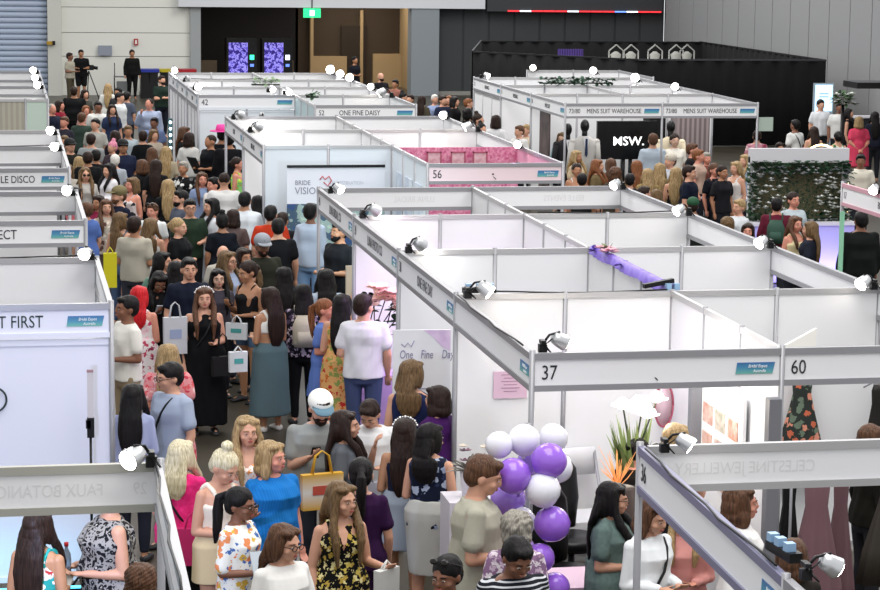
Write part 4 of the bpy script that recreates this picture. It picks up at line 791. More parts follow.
p(60, 101, 1.68, 60, 'f', 'bob', 'dark', 'pink', 'tee', '7a1c2c', 'pants', '22242a', 'relax', 'dark haired woman in dark red tee at the far left')
p(74, 87, 1.78, 172, 'm', 'short', 'dark', 'tan', 'tee', '0c0d0f', 'pants', '141417', 'relax', 'broad man in black tee with back turned far down the aisle', w=1.35)
p(85, 90, 1.7, 30, 'f', 'long', 'dark', 'fair', 'tee', '3a3a34', 'pants', '26262b', 'relax', 'long haired woman in olive grey beside the broad black tee man')
p(98, 102, 1.74, 5, 'm', 'short', 'black', 'brown', 'tee', 'cfcfca', 'pants', '33353f', 'relax', 'black haired man in white tee facing the camera far down the aisle', w=1.15)
p(112, 105, 1.68, 15, 'f', 'long', 'dark', 'fair', 'tee', '2a3552', 'pants', '22242a', 'relax', 'dark haired woman in denim blue top')
p(120, 93, 1.76, 60, 'm', 'short', 'black', 'fair', 'tee', 'c9ccce', 'pants', '33353f', 'relax', 'man in white tee looking right far down the aisle', w=1.1)
p(108, 84, 1.7, 175, 'f', 'long', 'blonde', 'fair', 'tee', 'c4c4be', 'pants', '22242a', 'relax', 'platinum haired woman far down the aisle')
p(127, 92, 1.7, 150, 'f', 'short', 'black', 'fair', 'tee', '4a5060', 'pants', '22242a', 'relax', 'dark haired person in slate blue top far down the aisle')
p(118, 88, 1.72, -30, 'm', 'short', 'black', 'tan', 'tee', '2a2a2e', 'pants', '1b1b1f', 'relax', 'dark haired person in charcoal behind the white tee man')
p(86, 106, 1.64, 10, 'f', 'bob', 'ginger', 'pink', 'tee', 'b08a80', 'pants', '33353a', 'relax', 'ginger haired person in dusty pink far down the aisle')
p(115, 131, 1.68, 175, 'f', 'bob', 'dark', 'fair', 'tee', '1c1a20', 'pants', '1b1b1f', 'relax', 'dark haired woman in black behind the pink haired woman', w=1.1)
p(128, 126, 1.7, 0, 'f', 'short', 'lbrown', 'tan', 'tee', 'a5b2ba', 'pants', '33363f', 'relax', 'sandy haired person in pale blue grey top')
p(149, 99, 1.8, -15, 'm', 'buzz', 'dark', 'pink', 'shirt', '9aa5bd', 'pants', '2a2f3f', 'face/relax', 'large balding man in light blue shirt holding his hand to his face', w=1.4)
p(154, 118, 1.66, -20, 'm', 'short', 'black', 'brown', 'tee', '6a7aa0', 'pants', '26262b', 'relax', 'dark haired person in front of the large blue shirt man')
p(154, 130, 1.66, 20, 'f', 'long', 'lbrown', 'fair', 'tee', 'b5a898', 'pants', '33353a', 'relax', 'light brown haired woman in sand top')
p(166, 147, 1.66, 170, 'f', 'long', 'blonde', 'fair', 'tee', '9a8f7a', 'pants', '33353a', 'relax', 'wavy blonde woman from behind beside the string lights')
p(152, 148, 1.64, 175, 'f', 'long', 'brown', 'fair', 'tee', '0f0f12', 'pants', '16161a', 'relax', 'brown haired woman in black top with red hair band')
p(156, 160, 1.66, 170, 'f', 'long', 'dark', 'fair', 'tee', '121215', 'pants', '16161a', 'relax', 'dark brown haired woman in black with white bag')
p(143, 131, 1.7, 175, 'f', 'short', 'dark', 'fair', 'tee', '101215', 'pants', '16161a', 'relax', 'person in black tee between the blue grey top and sand top')
p(185, 119, 1.7, 60, 'f', 'long', 'brown', 'pink', 'tee', '161a1a', 'pants', '16161a', 'relax', 'brown haired woman in black before the string lights', dy=-3.6)
p(189, 128, 1.66, 150, 'f', 'bob', 'dark', 'fair', 'tee', 'cdccc8', 'pants', '33353f', 'relax', 'dark haired woman in white top under the fascia numbered 42', dy=-2.5)
p(210, 135, 1.8, -60, 'm', 'buzz', 'dark', 'tan', 'polo', '0d0f14', 'pants', '121316', 'hold', 'man in black polo holding a dark tablet', w=1.2, id='tablet')
p(222, 124, 1.76, 175, 'm', 'short', 'black', 'tan', 'shirt', '0f1014', 'pants', '121316', 'relax', 'person in black with a bright pink hat', extras='hat:e0489c', dy=-2.6)
p(229, 128, 1.78, 178, 'm', 'short', 'black', 'tan', 'shirt', '0c0d12', 'pants', '101116', 'relax', 'tall person in black right of the pink hat', w=1.1, dy=-2.6)
p(238, 158, 1.64, 70, 'f', 'lowbun', 'dark', 'pink', 'tank', ('c8e04a', 'paint', ('8ad07a', 'e08a3a', 'f0d84a'), 8), 'pants', '33353a', 'relax', 'woman in neon yellow green top beside the blank side fascia')
p(202, 173, 1.64, 10, 'f', 'long', 'brown', 'pink', 'tee', '7c8cac', 'pants', '33353f', 'relax', 'brown haired woman in dusty blue under the man with the tablet')
p(213, 178, 1.64, -60, 'm', 'short', 'black', 'pink', 'tee', 'cfcac6', 'pants', '33353f', 'relax', 'dark haired person in cream tee looking left')
p(142, 160, 1.64, -160, 'f', 'bob', 'brown', 'fair', 'tee', '161719', 'pants', '1b1b1f', 'relax', 'brown haired person in black with a white strap')
p(96, 150, 1.66, 175, 'm', 'short', 'black', 'tan', 'tee', '141517', 'pants', '1b1b1f', 'relax', 'person in black tee left of the white haired person')
p(68, 165, 1.62, 0, 'f', 'bob', 'lbrown', 'fair', 'tee', 'a09a90', 'pants', '33353a', 'relax', 'fair haired person in grey beige next to the MOBILE DISCO sign', dy=.6)
# --- at the back wall
p(70, 53, 1.74, 60, 'm', 'short', 'dark', 'brown', 'tee', 'a59f90', 'pants', '4a4436', 'hold', 'man in beige shirt standing by the back wall at the left')
p(81, 50, 1.76, 0, 'm', 'short', 'black', 'tan', 'tee', '101013', 'shorts', '131316', 'hold', 'man in black behind the camera tripod', w=1.15)
p(132, 50, 1.76, 5, 'm', 'short', 'dark', 'tan', 'long', '101210', 'pants', '111113', 'relax', 'guard in black standing alone at the white back wall', w=1.15)
p(162, 76, 1.78, 30, 'm', 'short', 'dark', 'fair', 'tee', '1c2a24', 'pants', '1a1d28', 'cross', 'bearded man in dark green tee with folded arms by the red bin', extras='beard', w=1.2)
p(355, 57, 1.72, 30, 'f', 'lowbun', 'black', 'tan', 'tee', '14161f', 'pants', '1a1a1d', 'hold', 'person in dark navy standing before the wooden recess')
p(381, 73, 1.76, 20, 'm', 'bald', 'dark', 'fair', 'tee', '15151a', 'pants', '1b1b1f', 'hold', 'bald bearded man in black right of the back stand block', extras='beard')
p(395, 80, 1.7, -40, 'm', 'short', 'black', 'tan', 'tee', '8a5a50', 'pants', '1b1b1f', 'relax', 'dark haired person in rust pink top behind the daisy sign')
for px, py, fa, sx_, hr, hc, tc, lb in [(404, 93, 60, 'f', 'bun', 'black', '141417', 'dark haired head in black at the corner of the daisy stand'), (422, 96, 150, 'f', 'long', 'dark', '4a4438', 'dark long haired woman in brown just right of the daisy sign'), (435, 95, 10, 'f', 'short', 'white', '8c9cc0', 'grey haired woman in pale blue beyond the daisy sign'), (443, 96, 30, 'm', 'short', 'dark', '20263c', 'man in dark navy among the people left of the suit stand'), (449, 96, -30, 'f', 'bob', 'ginger', '6a5a48', 'ginger haired woman in tan left of the suit stand'), (455, 97, 60, 'f', 'bob', 'black', '131316', 'black haired woman in black left of the suit stand'), (469, 99, 80, 'm', 'short', 'ginger', '141418', 'ginger haired man in black beside the suit stand corner'), (468, 109, 150, 'f', 'curly', 'black', '1a1a1d', 'person with dark curly hair near the suit stand side'), (479, 111, 60, 'f', 'bun', 'dark', 'b89a90', 'dark haired woman in blush top by the suit stand side'), (496, 112, 170, 'f', 'bob', 'dark', 'd4d4d6', 'dark haired woman in white before the suit stand side wall'), (482, 124, 30, 'f', 'bun', 'black', '2a1c34', 'dark head in purple behind the far rail lamp'), (519, 126, -60, 'm', 'short', 'brown', 'cccbc8', 'brown haired man in white shirt leaning at the suit stand'), (526, 125, -40, 'f', 'short', 'blonde', 'c4b8a4', 'blonde head behind the man leaning at the suit stand'), (410, 95, -40, 'm', 'short', 'dark', '3a3630', 'dark haired man in brown at the daisy stand corner')]:
    p(px, py, 1.7, fa, sx_, hr, hc, 'fair', 'tee', tc, 'pants', '22242a', 'relax', lb, dy=-2.5 if px in (479, 496) else 0)
# --- around the suit stand and the right side
for row in [
    (562, 133, 1.68, -30, 'f', 'long', 'lbrown', 'pale', 'tee', '9fc4ca', 'pale haired woman in mint top in front of the suit stand post', {}), (577, 151, 1.66, 40, 'f', 'long', 'blonde', 'tan', 'tee', 'b8a488', 'blonde woman in sand top below the suited mannequins', {}),
    (577, 164, 1.66, 0, 'f', 'lowbun', 'dark', 'tan', 'tank', 'd0ccc8', 'dark haired woman in white beside the far right rail', {}), (582, 174, 1.6, 170, 'm', 'short', 'black', 'tan', 'tee', '18181b', 'dark head just over the rear fascia', {}),
    (598, 160, 1.66, 60, 'f', 'wavy', 'ginger', 'fair', 'blouse', '6a5c40', 'wavy ginger haired woman in olive blouse', {}), (611, 159, 1.66, 175, 'f', 'long', 'brown', 'fair', 'tee', '5a4c3a', 'long brown haired woman from behind below the black screen', {}),
    (615, 168, 1.62, 175, 'f', 'curly', 'brown', 'fair', 'tee', '3a342c', 'curly brown haired head below the black screen', {}), (630, 174, 1.62, 160, 'f', 'short', 'black', 'fair', 'tee', '1d1d20', 'dark haired head near the corner lamp', {}),
    (637, 161, 1.66, 175, 'f', 'long', 'ginger', 'fair', 'tee', '8a6a3a', 'amber haired woman from behind', {}), (648, 169, 1.64, 170, 'f', 'long', 'blonde', 'fair', 'tee', '8f7a50', 'wavy blonde woman from behind left of centre crowd', {}),
    (653, 134, 1.76, 175, 'm', 'short', 'brown', 'fair', 'shirt', 'aab6c2', 'man in grey blue shirt before the black screen', {'dy': -.8}), (660, 164, 1.62, 160, 'f', 'wavy', 'blonde', 'fair', 'tee', '7c6a48', 'golden haired woman before the black screen corner', {}),
    (670, 155, 1.72, -60, 'm', 'short', 'brown', 'fair', 'tee', 'b8bcc4', 'man in pale tee with cream backward cap', {'extras': 'cap:b8b0a2 backcap'}), (676, 168, 1.66, 160, 'f', 'long', 'blonde', 'fair', 'tank', '1b1b1e', 'long blonde haired woman in black tank top', {}),
    (690, 166, 1.72, 60, 'm', 'short', 'dark', 'fair', 'tee', '121828', 'man in dark navy tee with white chest print', {'w': 1.15}), (675, 130, 1.7, 0, 'f', 'lowbun', 'dark', 'pale', 'tee', 'e2ddd2', 'person in white lit by the suit stand lamps', {'dy': -2.4}),
    (693, 144, 1.74, 60, 'm', 'short', 'brown', 'pink', 'tee', '1a1a1d', 'brown haired man in black looking right by the suit stand', {}), (699, 150, 1.66, 60, 'f', 'short', 'ginger', 'pink', 'tee', 'b89c8c', 'rosy faced woman in pale coral near the suit stand', {}),
    (715, 164, 1.68, 20, 'f', 'lowbun', 'brown', 'pink', 'tee', '14161f', 'brown haired woman in black at the blue covered table', {}), (723, 166, 1.66, 20, 'f', 'lowbun', 'dark', 'tan', 'tee', '1b1b20', 'dark haired woman in black at the blue covered table', {}),
    (736, 162, 1.68, -60, 'f', 'mid', 'blonde', 'fair', 'tank', 'd6d0cc', 'blonde woman in white strapless top', {}), (745, 155, 1.64, -60, 'f', 'mid', 'blonde', 'fair', 'tee', '8c9aac', 'blonde haired woman in dusty blue beside the flower display', {}),
    (707, 153, 1.6, 10, 'f', 'short', 'grey', 'pink', 'tee', '7c4a40', 'grey haired person in rust top beyond the blue table', {}), (757, 131, 1.68, 170, 'f', 'bun', 'dark', 'fair', 'blouse', ('b07a86', FL, ('7a2f44', 'd8b4b8'), 6), 'dark haired woman in pink floral blouse at the suit stand corner', {'w': 1.2}),
    (795, 120, 1.74, -150, 'm', 'short', 'black', 'brown', 'tee', 'cbccca', 'man in white tee with black sling strap', {'extras': 'strap'}), (780, 143, 1.6, 0, 'f', 'long', 'dark', 'tan', 'tee', '18161a', 'dark haired woman in black behind the flower display', {}), (789, 147, 1.6, 0, 'f', 'lowbun', 'dark', 'pink', 'tee', '3a3036', 'dark haired head over the flower display header', {}),
    (814, 127, 1.66, 178, 'f', 'long', 'dark', 'fair', 'tank', 'a58c66', 'brown haired woman in beige top behind the flower display', {}), (821, 100, 1.8, 5, 'm', 'short', 'black', 'fair', 'tee', 'd4d6da', 'black haired man in white shirt in front of the bright kiosk screen', {'w': 1.1}),
    (840, 103, 1.78, -20, 'm', 'short', 'black', 'brown', 'tee', 'd0d0ce', 'dark skinned man in white tee near the white bouquet', {'w': 1.1}), (849, 109, 1.7, 60, 'f', 'long', 'black', 'fair', 'vest', '101013', 'black haired woman in sleeveless black at the far right', {}),
    (859, 117, 1.68, 178, 'f', 'bob', 'blonde', 'pink', 'sdress', 'c8405c', 'blonde woman in coral pink dress with hands behind her back', {'pose': 'back', 'w': 1.25}), (838, 132, 1.66, 178, 'f', 'lowbun', 'black', 'fair', 'dress', ('3a5a3a', FL, ('8aa878', 'c4ccb4'), 5), 'dark haired woman in green floral dress at the right', {}),
    (875, 112, 1.7, 170, 'f', 'long', 'black', 'fair', 'tee', '1a1d2b', 'black haired woman in dark blue at the right edge', {}), (861, 155, 1.7, -20, 'm', 'short', 'black', 'brown', 'tee', 'c8c2b4', 'dark haired man in cream tee beyond the pink railed fascia', {'w': 1.1}),
    (794, 193, 1.7, 10, 'f', 'lowbun', 'dark', 'pink', 'tee', 'aebac0', 'woman in pale grey tee before the flower display', {'w': 1.2}), (777, 198, 1.66, 30, 'm', 'short', 'black', 'pink', 'long', '5a1a2c', 'black haired person in maroon sleeves with a green backpack', {'extras': 'backpack:2c4a3e,bplabel:dark green backpack on the maroon sleeved person at the flower display', 'w': 1.1, 'face_': 160}),
    (796, 217, 1.62, 20, 'f', 'mid', 'brown', 'pink', 'tank', 'ddd0a4', 'smiling woman in pale yellow top behind the right side fascia', {'w': 1.15}), (810, 222, 1.6, -120, 'f', 'long', 'lbrown', 'fair', 'tee', '1d202c', 'light brown haired woman in dark sequined top', {}),
    (748, 224, 1.56, -20, 'f', 'bob', 'dark', 'pink', 'tee', '3a3f6a', 'dark haired woman in violet blue behind the side fascia', {}), (693, 199, 1.6, 170, 'm', 'short', 'dark', 'tan', 'tee', '1a1d1c', 'person in dark tee wearing a green cap', {'extras': 'cap:1e4a30', 'w': 1.15}),
    (739, 200, 1.62, -60, 'f', 'short', 'blonde', 'fair', 'tee', 'c8ccd0', 'pale shirted person left of the flower display', {}), (728, 218, 1.5, 150, 'f', 'curly', 'lbrown', 'fair', 'tee', '8a7c60', 'curly fair head behind the right side fascia', {}),
    (861, 212, 1.8, 178, 'm', 'short', 'black', 'brown', 'shirt', '0d1210', 'large person in black and dark green seen from behind at the right edge', {'w': 1.3}),
    (657, 190, 1.6, 150, 'f', 'bob', 'lbrown', 'fair', 'tee', '5a5040', 'light brown head over the far right side fascia', {}), (645, 187, 1.6, 100, 'f', 'short', 'dark', 'fair', 'tee', '2a2622', 'short dark haired head beside the far corner lamp', {})]:
    px, py, H, fa, sx_, hr, hc, sk, tp, tc, lb, kw = row; kw = dict(kw); pose = kw.pop('pose', 'relax'); fa = kw.pop('face_', fa)
    p(px, py, H, fa, sx_, hr, hc, sk, tp, tc, 'pants' if 'dress' not in tp else None, '24262c' if 'dress' not in tp else None, pose, lb, **kw)

seat_crowd()
# ------------------------------------------------------------------ fittings and props
def thing(o, label, cat, group=None): return tag(o, label, cat, group)
def led(loc, size, e, col, rot=(0, 0, 0)): return area('lamp_or_fill_light', loc, size, e, col, rot)
# recess at the back
led((9.3, 86.8, 3.7), (3, 2), 40, (1, .9, .8)); led((13.6, 87.4, 3.8), (3, 3), 110, (1, .9, .78))  # added fill lights without fixtures, to brighten the dark recess
for i, x in enumerate((8.95, 10.3)):
    r = empty('vending_machine', (x, 87.0, 0), 0, ['left', 'right'][i] + ' black vending machine glowing violet in the dark recess', 'vending machine', 'vending machines in the recess')
    MB().box((0, 0, 1.0), (1.15, .8, 2.0)).build('cabinet', M_blk, r)
    MB().box((-.14, -.41, 1.1), (.72, .02, 1.5)).build('display_window', mat('vend_glow', '2a1f6a', .2, emit=.6, pattern='paint', p2=('3a2f8a', '8f86e0', '5a4fc0', 'a9a4d8'), p3=7), r)
    q = MB(); q.box((.38, -.42, 1.3), (.16, .02, .18)); q.build('keypad', mat('green_led', '2fd08a' if i == 0 else 'dfe6ff', .3, emit=2.5), r)
    q = MB(); q.box((.38, -.42, 1.0), (.14, .02, .1)); q.build('coin_slot', mat('blue_led', '5a7be0', .3, emit=1.2), r)
p0 = P(312, 13, y=84.2); r = empty('exit_sign', p0, 0, 'green running man exit sign at the top of the dark recess', 'sign')
MB().box((0, 0, 0), (.64, .06, .34)).build('lit_board', mat('exit_green', '22a86a', .3, emit=1.6), r)
q = MB(); q.box((0, -.035, .0), (.16, .01, .2)); q.build('running_man_panel', mat('exit_white', 'eafff2', .3, emit=2), r); q = MB(); q.ell((0, -.045, .06), .022, 8); q.bar((0, -.045, .04), (.01, -.045, -.03), .03, .01); q.bar((.01, -.045, -.03), (-.05, -.045, -.08), .02, .01); q.bar((.01, -.045, -.03), (.05, -.045, -.08), .02, .01); q.build('pictogram', mat('exit_dark', '147a48', .4), r)
MB().cyl((0, 0, .17), (0, 0, .75), .02).build('hanging_rod', M_blk, r)
for x, t, c in ((149, 'blue', '27359a'), (169, 'yellow', 'b5a51c'), (186, 'red', 'a3202a')):
    q0 = P(x, 95, y=83.2); r = empty('wheelie_bin', (q0.x, 83.2, 0), 0, 'black wheelie bin with %s lid against the back wall' % t, 'bin')
    q = MB(); q.loft([((0, 0, .08), .24, .26), ((0, 0, .5), .28, .3), ((0, 0, .98), .31, .34)], 4, smooth=False); q.build('body', M_blk, r).rotation_euler = (0, 0, 0)
    q = MB(); q.box((0, 0, .45), (.62, .6, .9)); q.box((0, -.02, .93), (.68, .66, .06)); q.build('tub', M_blk, r)
    q = MB(); q.box((0, 0, 1.0), (.72, .7, .08)); q.box((0, -.33, .99), (.6, .06, .1)); q.build('lid', mat('lid_' + t, c, .4), r)
    q = MB(); [q.cyl((sx*.32, .25, .12), (sx*.26, .25, .12), .12) for sx in (-1, 1)]; q.build('wheel', M_blk, r)
thing(MB().box(P(105, 50.5, y=84.6), (.5, .05, .36)).build('notice_panel', mat('notice_grey', '8d93a0', .4), None), 'grey framed notice panel on the white back wall', 'notice')
r = empty('fire_sign', P(136, 42, y=84.6), 0, 'small red fire equipment sign on the white back wall', 'sign'); MB().box((0, 0, 0), (.16, .03, .24)).build('plate', mat('sign_red', 'a5352c', .5), r); MB().box((0, -.02, 0), (.07, .01, .14)).build('pictogram', mat('exit_white2', 'e8e0dc', .5), r)
r = empty('alarm_box', P(51, 43, y=84.3), 0, 'small yellow and black device on the pillar beside the shutter', 'alarm'); MB().box((0, 0, 0), (.3, .1, .12)).build('case', mat('alarm_yellow', 'b08a2a', .5), r); MB().box((.1, -.03, 0), (.1, .1, .15)).build('sensor', M_blk, r)
r = empty('tool_trolley', P(121, 95, y=83.4) * 1, 0, 'grey service trolley with pole at the back wall', 'trolley'); r.location.z = 0
q = MB(); q.box((0, 0, .75), (.5, .35, .04)); q.box((.05, 0, .4), (.4, .3, .35)); q.build('shelf', mat('trolley_grey', '77797a', .5), r); q = MB(); [q.cyl((a*.23, b*.15, .02), (a*.23, b*.15, .77), .015) for a in (-1, 1) for b in (-1, 1)]; q.cyl((-.23, -.15, .7), (-.23, -.15, 1.25), .015); q.build('frame', M_blk, r); q = MB(); q.cyl((.3, -.2, 0), (.26, -.1, .95), .02); q.build('mop_handle', mat('trolley_light', 'b9b9b4', .5), r)
r = empty('camera_tripod', (P(89, 96, y=82.5).x, 82.5, 0), 0, 'video camera on black tripod by the back wall', 'camera')
q = MB(); [q.cyl((0, 0, 1.0), (.38*math.cos(a), .38*math.sin(a), 0), .018) for a in (.3, 2.4, 4.5)]; q.build('tripod_legs', M_blk, r); q = MB(); q.box((0, 0, 1.12), (.35, .16, .18)); q.cyl((.17, 0, 1.12), (.32, 0, 1.1), .06); q.build('camera_body', M_blk, r)
# string lights on a post
r = empty('string_light_column', (3.62, 50.2, 0), 0, 'vertical string of white dot lights beside the back left stand', 'string light')
MB().cyl((0, 0, 0), (0, 0, 1.75), .05).build('post', mat('teal_post', '2f4f55', .5), r)
for k in range(9): MB().ell((0, -.06, .55+k*.14), .03, 8).build('bulb', mat('bulb_white', 'e2f6ff', .3, emit=5), r)
# T FIRST wall fittings
q0 = P(-6, 400, y=19.58); q = MB(); q.tube([Vector((.105*math.cos(a), 0, .105*math.sin(a))) for a in [i*math.pi/16 for i in range(33)]], .009, 8); o = q.build('ring_logo', mat('logo_dark', '2c3a3c', .5), None, (q0.x, 19.585, q0.z)); thing(o, 'dark ring shaped logo on the T FIRST wall at the left edge', 'logo')
a, b, c = P(90, 371, y=19.3), P(91, 418, y=19.3), P(92, 462, y=19.3)
r = empty('led_tube_lamp', (a.x, 19.3, 0), 0, 'slim upright lamp tube on a black stand in front of the T FIRST wall', 'lamp')
q = MB(); q.box((0, 0, (a.z+b.z)/2), (.05, .03, a.z-b.z)); q.build('tube', mat('tube_off', 'c4c0c4', .4), r)
q = MB(); q.box((0, 0, a.z+.0), (.055, .035, .02)); q.build('cap', mat('tube_cap', '9a7a80', .4), r)
q = MB(); q.box((0, -.01, b.z-.08), (.06, .05, .17)); q.cyl((0, 0, b.z-.15), (0, 0, .02), .012); q.box((-.02, -.01, b.z-.05), (.04, .05, .07)); [q.cyl((0, 0, .3), (.25*math.cos(t), .25*math.sin(t), .0), .01) for t in (0.3, 2.4, 4.5)]; q.build('stand', M_blk, r)
r = empty('led_floor_bar', (-.4, 19.25, 0), 0, 'blue green light bar on the floor below the T FIRST wall', 'light bar')
MB().box((0, 0, .04), (2.2, .06, .06)).build('housing', M_blk, r); MB().box((0, .0, .075), (2.1, .05, .012)).build('diffuser', mat('aqua_led', '58d8ff', .3, emit=1.5), r)
l = led((-.2, 19.2, .25), (1.8, .1), 1.6, (.2, .75, 1), (R(70), 0, 0)); l2 = led((-.9, 19.2, .2), (.8, .1), 1.0, (.2, 1, .6), (R(70), 0, 0))
# poster One Fine Day
tl, tr = P(393, 330, y=20.9), P(450, 322, y=20.9)
r = empty('poster_board', (tl.x, 20.9, 0), R(-4), 'large pale poster reading One Fine Day with lilac wash', 'poster')
W_ = tr.x - tl.x; z1 = tl.z
MB().box((W_/2, 0, (z1+.4)/2), (W_, .03, z1-.4)).build('board', mat('poster_paper', 'dcdcdf', .6), r)
for s_, x, z, t in (('One Fine Day', .06, z1-.27, .1), ):
    for k, wd in enumerate(('One', 'Fine', 'Day')): text(wd, .115, mat('poster_ink', '8a86a0', .6), r, (.06 + k*.2, -.018, z), (R(90), 0, 0), 'lettering', .62, shear=.15)
for k in range(2): MB().box((.36, -.017, z1-.56-.07*k), (.28, .003, .008)).build('text_line', mat('poster_ink', '8a86a0', .6), r)
q = MB(); q.tube([(.08, -.017, z1-.13), (.11, -.017, z1-.16), (.14, -.017, z1-.12), (.17, -.017, z1-.16), (.2, -.017, z1-.1)], .005, 6); q.build('bird_emblem', mat('poster_ink', '8a86a0', .6), r)
q = MB(); q.prism([(W_*.52, z1), (W_, z1), (W_, z1-.2), (W_*.85, z1-.16), (W_*.68, z1-.06)], -.018, -.015); q.build('lilac_wash', mat('lilac_wash', 'c8abd0', .6, pattern='mottle', p2=('dcc8e0',), p3=9), r)
q = MB(); [q.cyl((sx, .06, 0), (sx, .02, 1.0), .015) for sx in (.08, W_-.08)]; q.build('easel_legs', M_alu, r)
# leaves / petals helper
def leaf(mb, base, d, L, wd, droop=.3, n=5):
    base, d = Vector(base), Vector(d).normalized(); side = d.cross(Vector((0, 0, 1))); side = side.normalized() if side.length > .05 else Vector((1, 0, 0)); v = []; f = []
    for i in range(n+1):
        t = i/n; c = base + d*L*t + Vector((0, 0, -droop*L*t*t)); ww = wd*math.sin(math.pi*min(1, t*.9+.08)); v += [c - side*ww, c + Vector((0, 0, -ww*.35)), c + side*ww]
    for i in range(n): f += [(3*i, 3*i+3, 3*i+4, 3*i+1), (3*i+1, 3*i+4, 3*i+5, 3*i+2)]
    mb.add(v, f, True)
def bloom(mb, c, r, n=7, tilt=(0, -.3, 1), rnd=random):
    for k in range(n):
        a = 2*math.pi*k/n + rnd.random()*.4; leaf(mb, c, (math.cos(a), math.sin(a)*.8 - .2, .65), r, r*.28, .3, 4)
rn = random.Random(5)
v0 = P(378, 372, y=24.9); r = empty('flower_arrangement', (v0.x, 24.9, 0), 0, 'tall pink lily arrangement on dark branches beside the white tee man', 'flowers')
t0 = P(378, 340, y=24.9).z; q = MB(); q.loft([((0, 0, t0-.35), .07, .07), ((0, 0, t0-.2), .11, .11), ((0, 0, t0), .06, .06)], 18); q.build('vase', mat('vase_white', 'd8d4dc', .3), r)
q = MB(); br = []
for ax, az, bx_, bz in ((-.1, .2, -.02, .58), (.05, .2, .2, .44), (.0, .25, .08, .5), (.1, .12, .28, .34), (-.05, .2, -.06, .45), (.1, .2, .17, .52)):
    pts = [Vector((0, 0, t0-.05)), Vector((ax, -.03, t0+az)), Vector((bx_, -.05, t0+bz))]; q.tube(pts, .007, 6); br.append(pts[-1])
q.build('branch', mat('branch', '2e2622', .8), r)
q = MB(); [leaf(q, (rn.uniform(-.15, .25), rn.uniform(-.1, .05), t0+rn.uniform(.05, .42)), (rn.uniform(-1, 1), rn.uniform(-1, .2), .3), .13, .04) for _ in range(34)]; q.build('foliage', mat('leaf_dark', '2f4a34', .6), r)
for b_ in br:
    q = MB(); bloom(q, b_ + Vector((0, -.05, 0)), .19, 11, rnd=rn); bloom(q, b_ + Vector((0, -.09, .02)), .13, 8, rnd=rn); q.ell(b_ + Vector((0, -.05, 0)), (.06, .04, .05), 10); q.build('bloom', mat('lily_pink', 'ecb0a8', .5, pattern='mottle', p2=('f0d8c4',), p3=14), r); q = MB(); q.ell(b_ + Vector((0, -.1, .02)), .018, 8); q.build('stamen', mat('lily_red', '8a2a30', .5), r)
q = MB(); q.box((0, 0, (t0-.38)/2), (.5, .4, t0-.36)); o = q.build('plinth', mat('lilac_plinth', 'b49ac8', .5), None, (v0.x, 24.9, 0)); thing(o, 'lilac display plinth under the pink lily arrangement', 'plinth')
# lilac lighting in the stand with the lilies
led((4.7, 24.2, 2.2), (1.0, 1.0), 22, (.72, .42, 1), (0, 0, 0))
# stand 37
a, b = P(494, 372, y=19.72), P(527, 398, y=19.72)
r = empty('price_poster', (0, 0, 0), 0, 'pink price poster on the back wall of stand 37', 'poster'); c = (a+b)/2
MB().box((c.x, 19.735, c.z), (b.x-a.x, .012, a.z-b.z)).build('sheet', mat('poster_pink', 'd9b8cc', .6), r)
for k in range(6): MB().box((c.x, 19.727, a.z-.03-.03*k), ((b.x-a.x)*(.4 if k % 2 else .55), .004, .006)).build('text_line', mat('poster_ink2', '9a7890', .6), r)
def balloon(cx, cy, rpx, c, y, t):
    q0 = P(cx, cy, y=y); rr = rpx/ (CAMF/ (q0 - Vector((0, 0, CAMH))).length)
    r = empty('balloon', q0, 0, t, 'balloon', 'balloon column'); del r['group']
    q = MB(); q.loft([((0, 0, -rr*1.1), rr*.04, rr*.04), ((0, 0, -rr*1.02), rr*.2, rr*.2), ((0, 0, -rr*.85), rr*.5, rr*.5), ((0, 0, -rr*.5), rr*.85, rr*.85), ((0, 0, -rr*.1), rr, rr), ((0, 0, rr*.35), rr*.94, rr*.94), ((0, 0, rr*.7), rr*.7, rr*.7), ((0, 0, rr*.92), rr*.36, rr*.36), ((0, 0, rr), rr*.05, rr*.05)], 26)
    m_ = mat('balloon_purple', '9460d4', .16, spec=.6) if c == 'p' else (mat('balloon_lilac', 'a37fe0', .16, spec=.6) if c == 'l' else mat('balloon_white', 'e6e5ee', .16, spec=.6))
    o = q.build('skin', m_, r); rot = Euler((rn.uniform(-.9, .9), rn.uniform(-.9, .9), 0)); o.rotation_euler = rot
    q = MB(); q.loft([((0, 0, -rr*1.1), rr*.05, rr*.05), ((0, 0, -rr*1.2), rr*.12, rr*.12)], 10); k = q.build('knot', m_, r); k.rotation_euler = rot
for args in [(499, 445, 14, 'w', 16.1, 'leftmost white balloon at the top of the column'), (524, 440, 16.5, 'w', 16.15, 'middle white balloon at the top of the column'), (553, 438, 15, 'w', 16.35, 'rightmost white balloon at the top, partly behind a purple one'), (549, 461, 18.5, 'p', 15.9, 'bright purple balloon at the upper right of the column'), (557, 468, 16, 'w', 16.3, 'white balloon peeking out behind the upper right purple balloon'),
    (513, 476, 18.5, 'p', 15.9, 'purple balloon at the upper left of the column'), (508, 499, 18, 'l', 16.2, 'light purple balloon left of the white one in the column'), (543, 490, 18, 'w', 15.85, 'white balloon in the middle of the column'), (552, 524, 18.5, 'p', 15.85, 'large purple balloon below the middle white one'), (520, 522, 16, 'w', 16.1, 'white balloon above the grey curly haired woman'), (540, 558, 15, 'p', 15.8, 'purple balloon beside the striped shirt man'), (555, 587, 15, 'p', 15.8, 'lowest right purple balloon at the bottom edge'), (520, 549, 15, 'l', 16.2, 'light purple balloon half hidden by the grey curly haired woman'), (530, 462, 13, 'l', 16.3, 'light purple balloon at the back between the upper two')]: balloon(*args)
